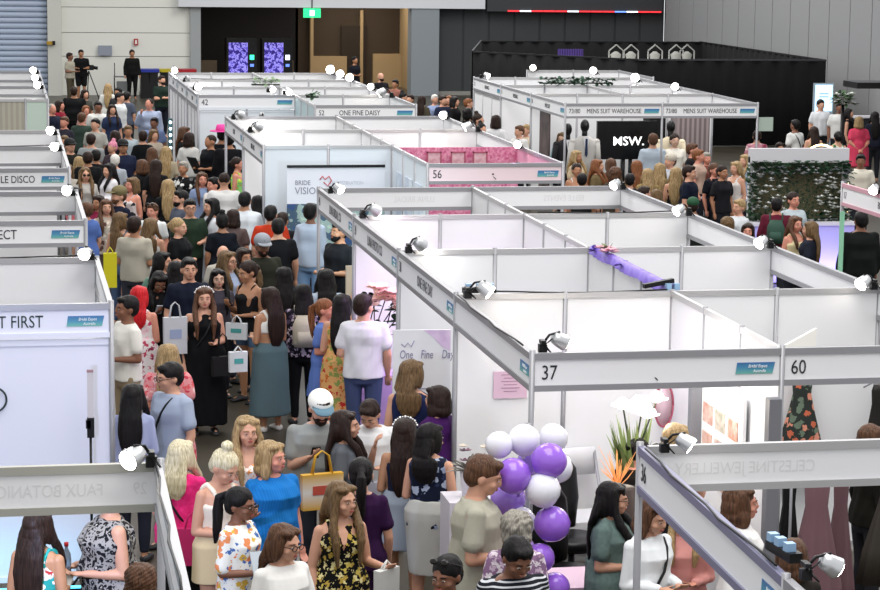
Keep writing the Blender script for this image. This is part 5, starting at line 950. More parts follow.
q = MB(); q.cyl((3.86, 16.45, 0), (3.86, 16.45, 2.0), .02); q.loft([((3.86, 16.45, 0), .16, .16), ((3.86, 16.45, .03), .16, .16)], 20); thing(q.build('balloon_stand', M_alu, None), 'thin metal stand carrying the balloon column', 'stand')
# bouquet left of the balloons
q0 = P(470, 460, y=17.6); r = empty('dried_flower_bouquet', (q0.x, 17.6, q0.z-.1), 0, 'dusky dried flower bouquet left of the balloons', 'flowers')
q = MB(); [leaf(q, (0, 0, 0), (rn.uniform(-1, 1), rn.uniform(-1, .5), rn.uniform(.2, 1.2)), .22, .025) for _ in range(30)]; q.build('foliage', mat('dry_leaf', '8f8a80', .7), r)
for k in range(9): q = MB(); bloom(q, (rn.uniform(-.13, .13), rn.uniform(-.1, .05), rn.uniform(.08, .25)), .05, 6, rnd=rn); q.build('bloom', mat('dry_bloom%d' % (k % 3), ('7a5a68', 'cfc4b4', '5a4450')[k % 3], .7), r)
q = MB(); q.loft([((0, 0, -.2), .06, .06), ((0, 0, 0), .08, .08)], 16); q.build('vase', mat('vase_white', 'd8d4dc', .3), r)
o = MB().box((q0.x, 17.6, (q0.z-.3)/2), (.4, .4, q0.z-.3)).build('plinth', mat('white_plinth', 'd4d0d8', .5)); thing(o, 'white plinth under the dried flower bouquet', 'plinth')
# glowing lily plant with grass leaves
q0 = P(632, 480, y=18.0); r = empty('lit_lily_plant', (q0.x, 18.0, 0), 0, 'tall grassy plant with glowing white lily lamps under sign 37', 'plant')
zt = P(628, 398, y=18).z; q = MB()
for _ in range(90): leaf(q, (rn.uniform(-.05, .05), rn.uniform(-.05, .05), q0.z-.15), (rn.uniform(-.38, .2), rn.uniform(-.25, .25), 1), rn.uniform(.45, .8), .02, rn.uniform(0, .3), 7)
q.build('grass_leaves', mat('grass_green', '5f7a45', .6, pattern='mottle', p2=('9aa56a',), p3=5), r)
for dx, dz in ((-.12, 0), (-.02, -.03), (.06, -.04), (.17, .05), (.1, -.08), (.02, .02)):
    q = MB(); bloom(q, (dx, -.08, zt+dz-.07), .12, 9, rnd=rn); q.ell((dx, -.08, zt+dz-.03), (.06, .05, .05), 10); q.build('glowing_bloom', mat('lit_lily', 'fff6e6', .4, emit=4), r)
q = MB(); [q.tube([(0, 0, q0.z-.2), (dx*.4, -.03, (q0.z+zt)/2), (dx, -.07, zt-.02)], .008, 5) for dx in (-.12, .06, .17)]; q.build('stem', mat('stem_dark', '2c3328', .6), r)
q = MB(); q.loft([((0, 0, 0), .15, .15), ((0, 0, q0.z-.2), .2, .2)], 20); q.build('tall_pot', mat('pot_grey', 'a8a6ac', .4), r)
l = bpy.data.lights.new('lamp_or_fill_light', 'POINT'); l.energy = 16; l.shadow_soft_size = .1; l.color = (1, .93, .82); o = bpy.data.objects.new('lamp_or_fill_light', l); o.location = (q0.x, 17.85, zt+.05); COL.objects.link(o)
q0 = P(618, 475, y=16.9); r = empty('lit_twig_display', (q0.x, 16.9, 0), 0, 'orange glowing twigs in a pot below the lily lamps', 'twigs')
q = MB()
for _ in range(34): d = Vector((rn.uniform(-.9, .8), rn.uniform(-.6, .3), rn.uniform(.2, 1.1))); q.tube([(0, 0, q0.z-.1), d*.08 + Vector((0, 0, q0.z-.05)), d*rn.uniform(.12, .26) + Vector((0, 0, q0.z))], [.004, .004, .0015], 5)
q.build('twig', mat('lit_twig', 'e0975a', .5, emit=.5), r); q = MB(); q.loft([((0, 0, 0), .12, .12), ((0, 0, q0.z-.1), .14, .14)], 18); q.build('pot', mat('pot_dark', '3a2a24', .5), r)
# mirror and photo board on the spine side
q0 = P(664, 405, y=19.4); r = empty('round_mirror', q0, 0, 'oval pink framed mirror hanging on the back wall under sign 37', 'mirror')
q = MB(); q.tube([Vector((.085*math.cos(a), 0, .2*math.sin(a))) for a in [i*math.pi/14 for i in range(29)]], .01, 8); q.build('frame', mat('rose_frame', 'a8566a', .4), r); q = MB(); q.loft([((0, .005, 0), .085, .2, Matrix.Rotation(R(90), 3, 'X')), ((0, .012, 0), .085, .2, Matrix.Rotation(R(90), 3, 'X'))], 28); q.build('glass', mat('mirror_pink', 'e3c6d2', .15, metal=.2), r)
a, b = P(704, 386, x=5.9), P(742, 443, x=5.9)
r = empty('photo_board', (5.9, a.y, 0), R(-90), 'bright white board of small portrait photos under sign 37', 'display board'); L_ = a.y - b.y
MB().box((L_/2, 0, a.z/2+.1), (L_+.1, .03, a.z)).build('board', mat('board_white', 'f4f4f4', .4), r)
for i in range(3):
    for k, (dz, cc) in enumerate(((-.2, ('b5705c', '5a7a5c', 'c07050')[i]), (-.45, ('c88a70', '6a4a40', 'b5887a')[i]), (-.7, ('d0a48c', 'c89a80', '8a5a4a')[i]))):
        MB().box((L_*(.18 + .32*i), -.02, a.z+dz), (L_*.24, .008, .17)).build('portrait_photo', mat('photo_%d%d' % (i, k), cc, .4, pattern='mottle', p2=('ddc4b8',), p3=12), r)
led((5.2, (a.y+b.y)/2, 2.35), (.5, .5), 9, (1, .98, .95), (0, R(-50), 0))
# furniture by the balloons
r = empty('folding_chair', P(592, 500, z=.35)*1, R(200), 'white folding chair leaning near the balloons', 'chair'); r.location = (5.02, 19.3, 0); r.rotation_euler.z = R(8); r.scale = (1.1, 1.1, 1.12)
q = MB(); q.loft([((0, .22, .98), .21, .02), ((0, .23, .88), .22, .02), ((0, .22, .76), .21, .02)], 20); q.build('backrest', mat('chair_white', 'd6d6da', .4), r)
q = MB(); q.box((0, 0, .46), (.42, .42, .03)); q.build('seat', mat('chair_white', 'd6d6da', .4), r)
for sx in (-1, 1): q = MB(); q.tube([(sx*.2, -.22, 0), (sx*.2, .0, .46), (sx*.2, .23, .95)], .014, 8); q.build('leg', M_alu, r); q = MB(); q.tube([(sx*.18, .25, 0), (sx*.18, .0, .44)], .014, 8); q.build('leg', M_alu, r)
for x, y, rz, t in ((4.48, 17.55, 30, 'black upholstered chair right behind the balloon column'), (4.76, 18.6, 20, 'black chair partly behind the first black chair')):
    r = empty('office_chair', (x, y, 0), R(rz), t, 'chair'); q = MB(); q.loft([((0, .24, .55), .2, .05), ((0, .27, .8), .25, .06), ((0, .3, 1.05), .24, .05), ((0, .3, 1.16), .15, .04)], 20); q.build('backrest', mat('chair_black', '0d0d10', .35), r)
    q = MB(); q.loft([((0, 0, .44), .24, .24), ((0, 0, .5), .26, .26), ((0, 0, .54), .24, .24)], 20); q.build('seat', mat('chair_black', '0d0d10', .35), r); q = MB(); q.cyl((0, 0, .06), (0, 0, .45), .03); [q.cyl((0, 0, .1), (.26*math.cos(k*1.257), .26*math.sin(k*1.257), .03), .016) for k in range(5)]; q.build('pedestal', M_blk, r)
r = empty('draped_table', (4.36, 16.55, 0), R(0), 'table under a purple and pink marbled cloth beside the green dress woman', 'table')
q = MB(); q.box((0, 0, .37), (.95, .55, .74)); q.build('cloth', mat('marble_cloth', '8a5a9c', .6, pattern='mottle', p2=('e0a8b8',), p3=6), r); q = MB(); q.box((0, 0, .75), (.98, .58, .025)); q.build('tabletop', mat('cloth_top', 'd8b8cc', .5), r)
# gowns in stand 60
def gown(px, py, y, L, c, label, wd=.2, m_=None, n=9):
    q0 = P(px, py, y=y); r = empty('hanging_gown', (q0.x, y, q0.z), 0, label, 'dress'); q = MB(); rg = []
    seg = 48; v = []; f = []
    prof = [(0, .3), (.06, .42), (.2, .36), (.35, .5), (.7, .85), (1, 1.0)]
    for t, k in prof:
        for j in range(seg):
            a_ = 2*math.pi*j/seg; rr = 1 + .14*t*math.sin(a_*n); v.append((wd*k*math.cos(a_)*rr, wd*.5*k*math.sin(a_)*rr, -L*t))
    for i in range(len(prof)-1):
        for j in range(seg): k2 = (j+1) % seg; f.append((i*seg+j, i*seg+k2, (i+1)*seg+k2, (i+1)*seg+j))
    f.append(tuple(range(seg))); f.append(tuple((len(prof)-1)*seg+j for j in range(seg))[::-1]); q.add(v, f, True); q.build('skirt', m_ or mat('gown', c, .5), r)
    q = MB(); q.tube([(-.14, 0, -.02), (0, 0, .05), (.14, 0, -.02)], .008, 6); q.tube([(0, 0, .05), (0, 0, .12), (.02, 0, .14)], .004, 6); q.build('hanger', M_alu, r); return r
gown(803, 372, 19.6, 1.0, '2c3430', 'floral gown with orange and white flowers under sign 60', .24, mat('gown_floral', '2a302c', .6, pattern='floral', p2=('c8684a', 'e0dcd0', '6a7a68', 'd89078'), p3=9))
gown(818, 474, 16.9, 1.3, '7a5a60', 'left dusky mauve gown below the jewellery fascia', .26, mat('gown_mauve', '7c5c62', .45)); gown(842, 474, 17.25, 1.3, '6e5058', 'right dusky mauve gown below the jewellery fascia', .16, mat('gown_mauve2', '705258', .45))
gown(790, 474, 17.3, 1.25, '0e0e10', 'black gown hanging left of the mauve gowns', .15); gown(878, 385, 19.55, .9, '1c1816', 'dark patterned gown at the right edge of stand 60', .14)
gown(893, 470, 16.4, .9, '35302a', 'black leather jacket with studs at the right edge', .24)
zr = P(820, 466, y=17.0).z; q = MB(); q.cyl((6.1, 17.0, zr), (7.6, 17.0, zr), .012); q.cyl((6.15, 17.0, 0), (6.15, 17.0, zr), .012); q.cyl((7.55, 17.0, 0), (7.55, 17.0, zr), .012); [q.cyl((x, 16.8, .02), (x, 17.2, .02), .012) for x in (6.15, 7.55)]; thing(q.build('garment_rack', M_alu, None), 'metal garment rack carrying the gowns in stand 60', 'rack')
for px, y, t in ((772, 0, 'grey display column left of the mauve gowns'), (694, 0, 'grey display column beside the photo board')):
    q0 = P(px, 450, x=5.84); y = q0.y; r = empty('display_column', (q0.x, y, 0), 0, t, 'column'); MB().box((0, 0, 1.06), (.1, .1, 2.1)).build('shaft', mat('column_grey', '77787e', .5), r); MB().box((0, 0, .02), (.25, .25, .03)).build('foot', mat('column_grey', '77787e', .5), r)
# leaning white sheet board seen above sign 60
a, b = P(783, 346, y=18.8), P(816, 328, y=18.8)
thing(MB().prism([(a.x, a.z-.3), (a.x, a.z), (b.x, b.z), (b.x, a.z-.3)], 18.78, 18.82).build('canopy_panel', mat('canopy_white', 'f0eee8', .5), None), 'small slanting white panel rising behind sign 60', 'panel')
# purple ribbon on the spine
r = empty('ribbon_garland', (XM, 0, 0), 0, 'purple ribbon garland draped along the spine wall', 'ribbon')
v = []; f = []; n = 60
for i in range(n+1):
    t = i/n; y = 22.6 - 2.75*t; sw = abs(math.sin(t*math.pi*3)); w_ = .055 + .02*sw
    v += [(-.03, y, 2.5 + .02), (-.05 - .008*math.sin(i*1.7), y, 2.5 - w_), (.035, y, 2.52), (.06, y, 2.5 - w_*.6)]
for i in range(n): f += [(4*i, 4*i+4, 4*i+5, 4*i+1), (4*i, 4*i+2, 4*i+6, 4*i+4), (4*i+2, 4*i+3, 4*i+7, 4*i+6)]
MB().add(v, f, True).build('ribbon', mat('ribbon_purple', '6a4fb8', .45, pattern='mottle', p2=('8f78d8',), p3=5), r)
for y in (22.4, 21.4, 20.0): q = MB(); [leaf(q, (-.03, y, 2.5), (rn.uniform(-1, 1), rn.uniform(-1, 1), rn.uniform(0, .7)), .09, .04) for _ in range(9)]; q.build('bow', mat('ribbon_deep', '5a3fa8', .45), r)
r = empty('silk_flower_cluster', (XM, 22.05, 2.52), 0, 'pink silk flowers on the purple ribbon garland', 'flowers'); q = MB(); [bloom(q, (rn.uniform(-.08, .08), rn.uniform(-.15, .15), rn.uniform(0, .05)), .08, 7, rnd=rn) for _ in range(7)]; q.build('bloom', mat('silk_pink', 'dba6b4', .6), r); q = MB(); [leaf(q, (0, 0, 0), (rn.uniform(-1, 1), rn.uniform(-1, 1), 1), .16, .03) for _ in range(8)]; q.build('foliage', mat('leaf_olive', '7f8466', .6), r)
r = empty('wall_plug_strip', (4.15, 19.72, 2.5), 0, 'power strip with blue clips beside the corner lamp', 'power strip'); MB().box((0, 0, .02), (.3, .06, .05)).build('strip', M_blk, r); q = MB(); [q.box((x, -.01, .06), (.05, .05, .04)) for x in (-.1, 0, .1)]; q.build('clip', mat('clip_blue', '8fb0d0', .3), r)
r = empty('wall_plug_strip', (XM, 19.9, 2.5), R(10), 'black power strip with blue clips at the end of the purple ribbon', 'power strip'); MB().box((-.1, 0, .03), (.3, .05, .04), Matrix.Rotation(R(-8), 3, 'Y')).build('strip', M_blk, r); q = MB(); [q.box((x, -.04, 0), (.05, .05, .06)) for x in (-.02, .06)]; q.build('clip', mat('clip_blue', '8fb0d0', .3), r)
r = empty('wall_plug_strip', (3.86, 10.75, 2.5), R(95), 'power strip with blue plugs beside the bottom right chrome spotlight', 'power strip'); MB().box((0, 0, .03), (.3, .07, .05)).build('strip', M_blk, r)
for x in (-.09, .02, .11): MB().box((x, .01, .075), (.05, .05, .045)).build('plug', mat('clip_blue', '8fb0d0', .3), r)
# cables lying along the rails
def cable(pts, label):
    q = MB(); P_ = []
    for i in range(len(pts)-1):
        a_, b_ = Vector(pts[i]), Vector(pts[i+1])
        for k in range(8): t = k/8; P_.append(a_.lerp(b_, t) + Vector((.012*math.sin(k*2.1+i), .012*math.sin(k*1.3), -.02*math.sin(math.pi*t))))
    P_.append(Vector(pts[-1])); q.tube(P_, .008, 5); thing(q.build('power_cable', M_blk, None), label, 'cable')
cable([(3.93, 19.6, 2.5), (3.93, 17.0, 2.5)], 'black cable along the top of the side fascia of stand 37'); cable([(4.3, 19.76, 2.5), (5.9, 19.76, 2.49)], 'black cable along the back wall of stand 37'); cable([(3.86, 13.3, 2.5), (3.77, 10.6, 2.5)], 'black cable sagging along the fascia numbered 36')
cable([(.86, 13.3, 2.5), (.8, 10.5, 2.5)], 'dark cable running down the slim end on fascia'); cable([(-1.5, 22.52, 2.5), (.8, 22.52, 2.5)], 'black cable on the wall behind T FIRST'); cable([(6.1, 25.76, 2.5), (7.8, 25.76, 2.5)], 'black cable on the rail left of the green cap'); cable([(-1, 35.0, 2.5), (.8, 35.0, 2.5)], 'black cable on the rail behind MOBILE DISCO')
cable([(4.1, 52.3, 2.5), (5.9, 52.3, 2.5)], 'thin black cable on the far block wall')
# vision stand
a, b = P(287, 166.5, y=34.3), P(385, 166.5, y=34.3)
r = empty('roll_banner', (a.x, 34.3, 0), 0, 'wide white VISION banner with black top bar', 'banner'); W_ = b.x-a.x; z1 = a.z
MB().box((W_/2, 0, z1), (W_, .04, .04)).build('top_bar', M_blk, r); MB().box((W_/2, .005, z1-.29), (W_, .015, .56)).build('header', mat('banner_white', 'e3e6ee', .5), r)
MB().box((W_*.5, .005, (z1-.57)/2), (W_, .015, z1-.57)).build('picture_panel', mat('banner_scene', '3c5a8a', .4, pattern='paint', p2=('4c6478', '9fb8b4', 'b8d0c0', 'd0e0e4'), p3=4), r)
text('BRIDE', .1, mat('banner_ink', '8a8c98', .5), r, (.12, -.006, z1-.28), (R(90), 0, 0), sx=.9); text('VISION', .15, mat('banner_ink', '8a8c98', .5), r, (.12, -.006, z1-.42), (R(90), 0, 0), sx=.9)
text('THE DESTINATION', .08, mat('banner_ink_light', 'c4c8d2', .5), r, (.62, -.006, z1-.28), (R(90), 0, 0), sx=.8); text('WEDDING MUSIC & VIDEO', .08, mat('banner_ink_light', 'c4c8d2', .5), r, (.62, -.006, z1-.42), (R(90), 0, 0), sx=.75)
q = MB(); q.tube([(.5, -.008, z1-.2), (.54, -.008, z1-.15), (.58, -.008, z1-.2), (.64, -.008, z1-.15), (.68, -.008, z1-.22), (.62, -.008, z1-.3), (.56, -.008, z1-.24)], .01, 6); q.build('red_emblem', mat('emblem_red', 'c0555e', .5), r)
q0 = P(305, 268, z=.76); q0.y += .0; r = empty('display_table', (q0.x, q0.y, 0), 0, 'white display table with brochures by the corner post', 'table')
MB().box((0, 0, .74), (1.15, .6, .04)).build('tabletop', mat('table_white', 'd8dadd', .4), r); q = MB(); [q.cyl((sx*.52, sy*.25, 0), (sx*.52, sy*.25, .72), .02) for sx in (-1, 1) for sy in (-1, 1)]; q.build('leg', M_alu, r); MB().box((0, -.26, .62), (1.1, .02, .2)).build('apron', mat('table_dark', '2c2622', .6), r)
for i, (dx, dy, c) in enumerate(((-.4, -.1, 'b8b4ae'), (-.22, .08, 'c8d0d8'), (-.1, -.14, '9aa0a8'), (.15, -.1, '3a3c44'), (.3, .08, 'a8a8b0'))):
    o = MB().box((0, 0, 0), (.2, .14, .012)).build('brochure_pile', mat('broch%d' % i, c, .5), None, (q0.x+dx, q0.y+dy, .768)); o.rotation_euler = (0, 0, dx); thing(o, ['beige', 'pale blue', 'mid grey', 'dark', 'lavender grey'][i] + ' brochure pile on the white vision table', 'brochures')
a, b = P(336, 240, y=28.2), P(352, 345, y=28.2)
r = empty('arch_board', (a.x+.12, 27.2, 0), R(12), 'cream board with peach arch between the first two side fascias', 'board'); q = MB(); q.box((.1, 0, .95), (.5, .03, 1.5)); q.build('board', mat('arch_cream', 'c9bda8', .6), r)
q = MB(); q.prism([(-.1, .4), (.3, .4), (.3, 1.3), (.24, 1.48), (.1, 1.56), (-.04, 1.48), (-.1, 1.3)], -.022, -.017); q.build('peach_arch', mat('arch_peach', 'd9a888', .6), r); q = MB(); q.bar((-.12, -.06, 0), (-.02, -.02, 1.3), .035); q.bar((.3, -.06, 0), (.24, -.02, 1.3), .035); q.build('easel_leg', mat('easel_pink', 'b5706a', .6), r)
# suit stand
a, b = P(597, 121, y=45.4), P(656, 159, y=45.4); c = (a+b)/2
r = empty('screen_sign', (c.x, 45.4, 0), 0, 'large black MSW. screen in the suit stand', 'screen'); MB().box((0, 0, c.z), (b.x-a.x, .08, a.z-b.z)).build('screen', mat('screen_black', '0b0c0e', .25), r)
t = text('MSW.', .25, mat('msw_white', 'f2f2f2', .4, emit=1.2), r, (.03, -.05, c.z-.1), (R(90), 0, 0), 'lettering', 1.08, 'CENTER', offset=.003)
q = MB(); q.cyl((-.05, .05, 0), (-.05, .05, c.z), .04); q.cyl((.1, .05, 0), (.1, .05, c.z), .04); q.box((0, .05, .02), (.9, .5, .04)); q.build('stand', M_blk, r)
def mannequin(px, py, y, cj, label, tie=True):
    q0 = P(px, py, y=y); sc = q0.z/1.86; r = empty('suit_mannequin', (q0.x, y, 0), 0, label, 'mannequin'); r.scale = (sc, sc, sc)
    q = MB(); q.ell((0, 0, 1.72), (.08, .095, .12), 16); q.cyl((0, 0, 1.5), (0, 0, 1.65), .05); q.build('head', mat('mannequin_black', '101012', .3), r)
    q = MB(); q.loft([((0, 0, .8), .21, .13), ((0, 0, 1.1), .18, .12), ((0, 0, 1.35), .23, .13), ((0, 0, 1.47), .2, .1), ((0, 0, 1.54), .07, .06)], 24); [q.caps((sx*.22, 0, 1.43), (sx*.28, .02, .9), .065, .055) for sx in (-1, 1)]; q.build('jacket', mat('suit', cj, .8), r)
    q = MB(); q.prism([(-.06, 1.53), (.06, 1.53), (0, 1.2)], -.142, -.12); q.build('shirt_front', mat('shirt_white', 'e4e4e8', .6), r)
    if tie: q = MB(); q.prism([(-.018, 1.5), (.018, 1.5), (.025, 1.22), (0, 1.17), (-.025, 1.22)], -.152, -.14); q.build('tie', mat('tie_navy', '1c2c4c', .5), r)
    q = MB(); [q.caps((sx*.09, 0, .82), (sx*.1, 0, .08), .09, .07) for sx in (-1, 1)]; q.build('trousers', mat('suit', cj, .8), r)
mannequin(585, 118, 45.2, 'b5b2ae', 'mannequin in light grey suit with navy tie beside the screen'); mannequin(568, 122, 45.6, '141418', 'mannequin in black suit behind the corner post of the suit stand'); mannequin(671, 119, 45.2, 'ddd0b4', 'mannequin in cream suit right of the screen', False)
q0 = P(547, 130, y=45.6); o = MB().box((X2+.07, 46.3, 1.3), (.03, .85, 1.9)).build('side_banner', mat('banner_dark', '2a2527', .5, pattern='mottle', p2=('6a5a58',), p3=2.2)); thing(o, 'tall dark photo banner on the side of the suit stand', 'banner')
q0 = P(745, 165, z=0); thing(MB().box((14.1, 45.9, 1.05), (.7, .5, 2.1)).build('garment_column', mat('garment_grey', '6a5f60', .8, pattern='vstripes', p2=('8f8384',), p3=3), None), 'draped grey curtain column at the right of the suit stand', 'curtain')
thing(MB().box((13.5, 46.5, 1.1), (.35, .5, 2.2)).build('garment_column', mat('curtain_black', '121214', .8), None), 'black curtain left of the grey curtain column', 'curtain')
q0 = P(688, 141, y=45); r = empty('folded_shirt_shelf', (12.95+.4, 45.0, 0), 0, 'shelf of folded pale shirts under the suit stand sign', 'shelf'); q = MB(); q.box((0, 0, 1.0), (.5, .4, .05)); q.box((0, 0, .6), (.5, .4, .05)); [q.cyl((sx*.23, 0, 0), (sx*.23, 0, 1.0), .02) for sx in (-1, 1)]; q.build('frame', M_blk, r); q = MB(); [q.box((dx, 0, 1.06), (.2, .3, .08)) for dx in (-.12, .12)]; q.build('shirts', mat('shirt_pale', 'c9c4bc', .8), r)
# hedge garland on the suit stand block, green leaves on the back block
def hedge(x0, x1, y, z, label, n=140, c='31503c', zr=.12):
    r = empty('leaf_garland', ((x0+x1)/2, y, z), 0, label, 'garland'); q = MB()
    for _ in range(n): leaf(q, (rn.uniform(x0, x1)-(x0+x1)/2, rn.uniform(-.08, .08), rn.uniform(0, zr)), (rn.uniform(-1, 1), rn.uniform(-1, 1), rn.uniform(-.3, 1)), .12, .04)
    q.build('foliage', mat('hedge_'+c, c, .7), r); q = MB(); q.tube([((x0-x1)/2, 0, .02), ((x1-x0)/2, 0, .02)], .02, 6); q.build('stem', mat('stem_dark', '2c3328', .6), r)
a, b = P(547, 88, z=2.5), P(597, 88, z=2.5); hedge(11.9, 13.6, 50.3, 2.5, 'dark green leaf garland on the suit stand block')
hedge(5.35, 5.95, 49.6, 2.5, 'pale green leaves on the back left block', 40, '7c9470', .15); hedge(6.0, 6.25, 45.6, 2.5, 'small green sprig behind the daisy sign', 24, '5a7a5c')
# dark enclosure: outlined display figures
for i, px in enumerate((616, 631, 655, 676, 687)):
    q0 = P(px, 57, y=72.5); r = empty('lit_display_frame', (q0.x, 72.5, 0), 0, ['leftmost', 'second', 'third', 'fourth', 'rightmost'][i] + ' house shaped white outline frame inside the dark enclosure', 'display', 'house shaped display frames'); h = q0.z
    w_ = .24; pts = [(-w_, 0, h-.1), (-w_, 0, h+.2), (0, 0, h+.4), (w_, 0, h+.2), (w_, 0, h-.1)]; q = MB(); [q.bar(pts[k], pts[k+1], .035) for k in range(4)]; q.build('outline', mat('frame_white', 'b9b9b4', .5), r)
    q = MB(); q.loft([((0, .03, h-.35), .2, .08), ((0, .03, h-.1), .14, .08), ((0, .03, h+.08), .19, .08), ((0, .03, h+.18), .05, .05)], 16); q.cyl((0, .03, 0), (0, .03, h-.3), .02); q.build('bodice', mat('bodice_white', 'a5a59f', .8), r)
led((19, 71.5, 2.3), (6, .6), 25, (1, .98, .95))
a, b = P(555, 47, y=70), P(580, 57, y=70); thing(MB().box((a.x+.5, 70, 1.9), (b.x-a.x, .05, 1.0)).build('violet_curtain', mat('violet_cloth', '3c2a6a', .7, pattern='vstripes', p2=('5a4590',), p3=4), None), 'violet lit curtain piece in the dark enclosure', 'curtain')
led((a.x+.5, 69.3, 2.3), (1, .2), 18, (.45, .3, 1), (R(-40), 0, 0))
# flower display counter
fx0, fx1, fy = 12.35, 14.1, 36.6
r = empty('flower_display_counter', ((fx0+fx1)/2, fy, 0), 0, 'white framed flower display counter with violet lit front', 'counter'); W2 = (fx1-fx0)/2
MB().box((0, 0, .5), (2*W2, .5, .96)).build('plinth', mat('plinth_violet_glow', 'b9b4e8', .5), r); MB().box((0, 0, 1.0), (2*W2+.08, .56, .05)).build('counter_top', mat('counter_white', 'd4d2d8', .4), r)  # white plinth; the violet glow on it is put into its colour
MB().box((0, .18, 2.12), (2*W2, .12, .24)).build('header', mat('header_white', 'c9c8cc', .5), r)
for sx in (-1, 1): MB().box((sx*(W2-.04), .18, 1.55), (.08, .1, 1.1)).build('upright', mat('header_white', 'c9c8cc', .5), r)
q = MB(); [leaf(q, (rn.uniform(-W2, W2), .08, rn.uniform(1.85, 2.05)), (rn.uniform(-1, 1), -1, rn.uniform(-.6, .6)), .09, .04) for _ in range(260)]; [leaf(q, (rn.choice((-1, 1))*(W2-.04) + rn.uniform(-.1, .1), .1, rn.uniform(1.05, 2.0)), (rn.uniform(-1, 1), -1, rn.uniform(-.6, .6)), .1, .035) for _ in range(170)]
[leaf(q, (rn.uniform(-W2, W2), .0, rn.uniform(1.02, 1.15)), (rn.uniform(-1, 1), -1, rn.uniform(0, 1)), .12, .035) for _ in range(120)]; q.build('foliage', mat('display_leaf', '2c4630', .7), r)
q = MB(); [bloom(q, (rn.uniform(-W2, W2), .02, rn.uniform(1.8, 1.95)), .05, 5, rnd=rn) for _ in range(70)]; [bloom(q, (rn.uniform(.3, 1)*W2*rn.choice((-1, 1)), .03, rn.uniform(1.05, 1.8)), .07, 5, rnd=rn) for _ in range(110)]; q.build('white_bloom', mat('bloom_white', 'd6d8d4', .6), r)
MB().box((0, .3, 1.5), (2*W2-.1, .03, 1.0)).build('back_panel', mat('floral_back', '20291c', .7, pattern='paint', p2=('3a4630', '5a5038', '2a3826', 'a89a84'), p3=17), r)
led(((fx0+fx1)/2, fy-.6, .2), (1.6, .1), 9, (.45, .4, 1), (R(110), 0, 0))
# table with blue cloth
q0 = P(722, 195, z=.9); q0.y -= .5; r = empty('bar_table', (q0.x, q0.y, 0), 0, 'pale table with bright blue cloth before two women in black', 'table'); MB().box((.15, 0, .88), (1.3, .5, .04)).build('tabletop', mat('table_pale', 'b9bcc2', .4), r); q = MB(); [q.cyl((.15+sx*.58, sy*.2, 0), (.15+sx*.58, sy*.2, .87), .02) for sx in (-1, 1) for sy in (-1, 1)]; q.build('leg', M_alu, r)
q = MB(); q.loft([((-.2, -.05, .9), .3, .2), ((-.2, -.05, .95), .26, .17), ((-.22, -.05, 1.02), .15, .1)], 18); thing(q.build('blue_cloth', mat('cloth_blue', '2a3fae', .7, bump=.5, bscale=12), None, (q0.x, q0.y, 0)), 'crumpled bright blue cloth on the pale table', 'cloth')
# kiosk screen, bouquet, black marquee
a, b = P(815, 84, y=57), P(832, 112, y=57); r = empty('kiosk_screen', ((a.x+b.x)/2, 57, 0), 0, 'upright glowing pale blue kiosk screen at the far right', 'screen'); MB().box((0, .03, a.z/2), (b.x-a.x+.04, .08, a.z+.04)).build('cabinet', mat('kiosk_grey', '9aa8b4', .3), r); MB().box((0, -.015, (a.z+b.z)/2), (b.x-a.x-.02, .01, a.z-b.z-.04)).build('display', mat('kiosk_glow', 'b4dcf4', .3, emit=1.0), r)
for k in range(2): MB().box((0, -.025, a.z-.25-.08*k), ((b.x-a.x)*.5, .004, .02)).build('text_line', mat('kiosk_ink', '7fa8c8', .3), r)
q0 = P(843, 100, y=51.5); r = empty('white_bouquet', (q0.x, 51.5, 0), 0, 'tall white and green bouquet on a stand at the far right', 'flowers'); q = MB(); q.cyl((0, 0, 0), (0, 0, q0.z-.1), .04); q.loft([((0, 0, 0), .18, .18), ((0, 0, .03), .18, .18)], 16); q.build('stand', M_blk, r); q = MB(); [leaf(q, (rn.uniform(-.25, .25), 0, q0.z+rn.uniform(-.1, .15)), (rn.uniform(-1, 1), rn.uniform(-1, 1), rn.uniform(-.2, 1)), .2, .05) for _ in range(60)]; q.build('foliage', mat('leaf_mid', '4f6a48', .7), r); q = MB(); [bloom(q, (rn.uniform(-.3, .2), -.1, q0.z+rn.uniform(-.1, .2)), .11, 6, rnd=rn) for _ in range(16)]; q.build('white_bloom', mat('bloom_white', 'd6d8d4', .6), r)
a = P(838, 82, y=50); r = empty('black_marquee', (a.x+.45, 50, 0), 0, 'black marquee counter frame at the right edge', 'marquee'); z_ = a.z; q = MB(); q.box((1.5, .4, z_-.08), (3, .9, .14)); q.build('roof', M_blk, r); q = MB(); [q.cyl((x, 0, 0), (x, 0, z_-.1), .06) for x in (.95, 2.6)]; q.build('post', M_blk, r)
thing(MB().box((a.x+1.25, 49.4, z_+.35), (.9, .08, .6)).build('roof_sign', mat('sign_black', '131315', .5), None), 'black rooftop sign block at the right edge', 'sign'); text('R', .45, mat('sign_letter', 'a9a9a4', .5), bpy.data.objects['roof_sign'], (a.x+.95, 49.35, z_+.2), (R(90), 0, 0))
q0 = P(866, 116, z=1.08); r = empty('grey_counter', (q0.x, q0.y, 0), 0, 'pale topped counter behind the coral dress woman', 'counter'); MB().box((0, 0, q0.z/2-.03), (.5, .3, q0.z-.06)).build('body', mat('counter_dark', '24262a', .6), r); MB().box((0, 0, q0.z-.02), (.7, .4, .05)).build('top', mat('counter_white', 'd4d2d8', .4), r)
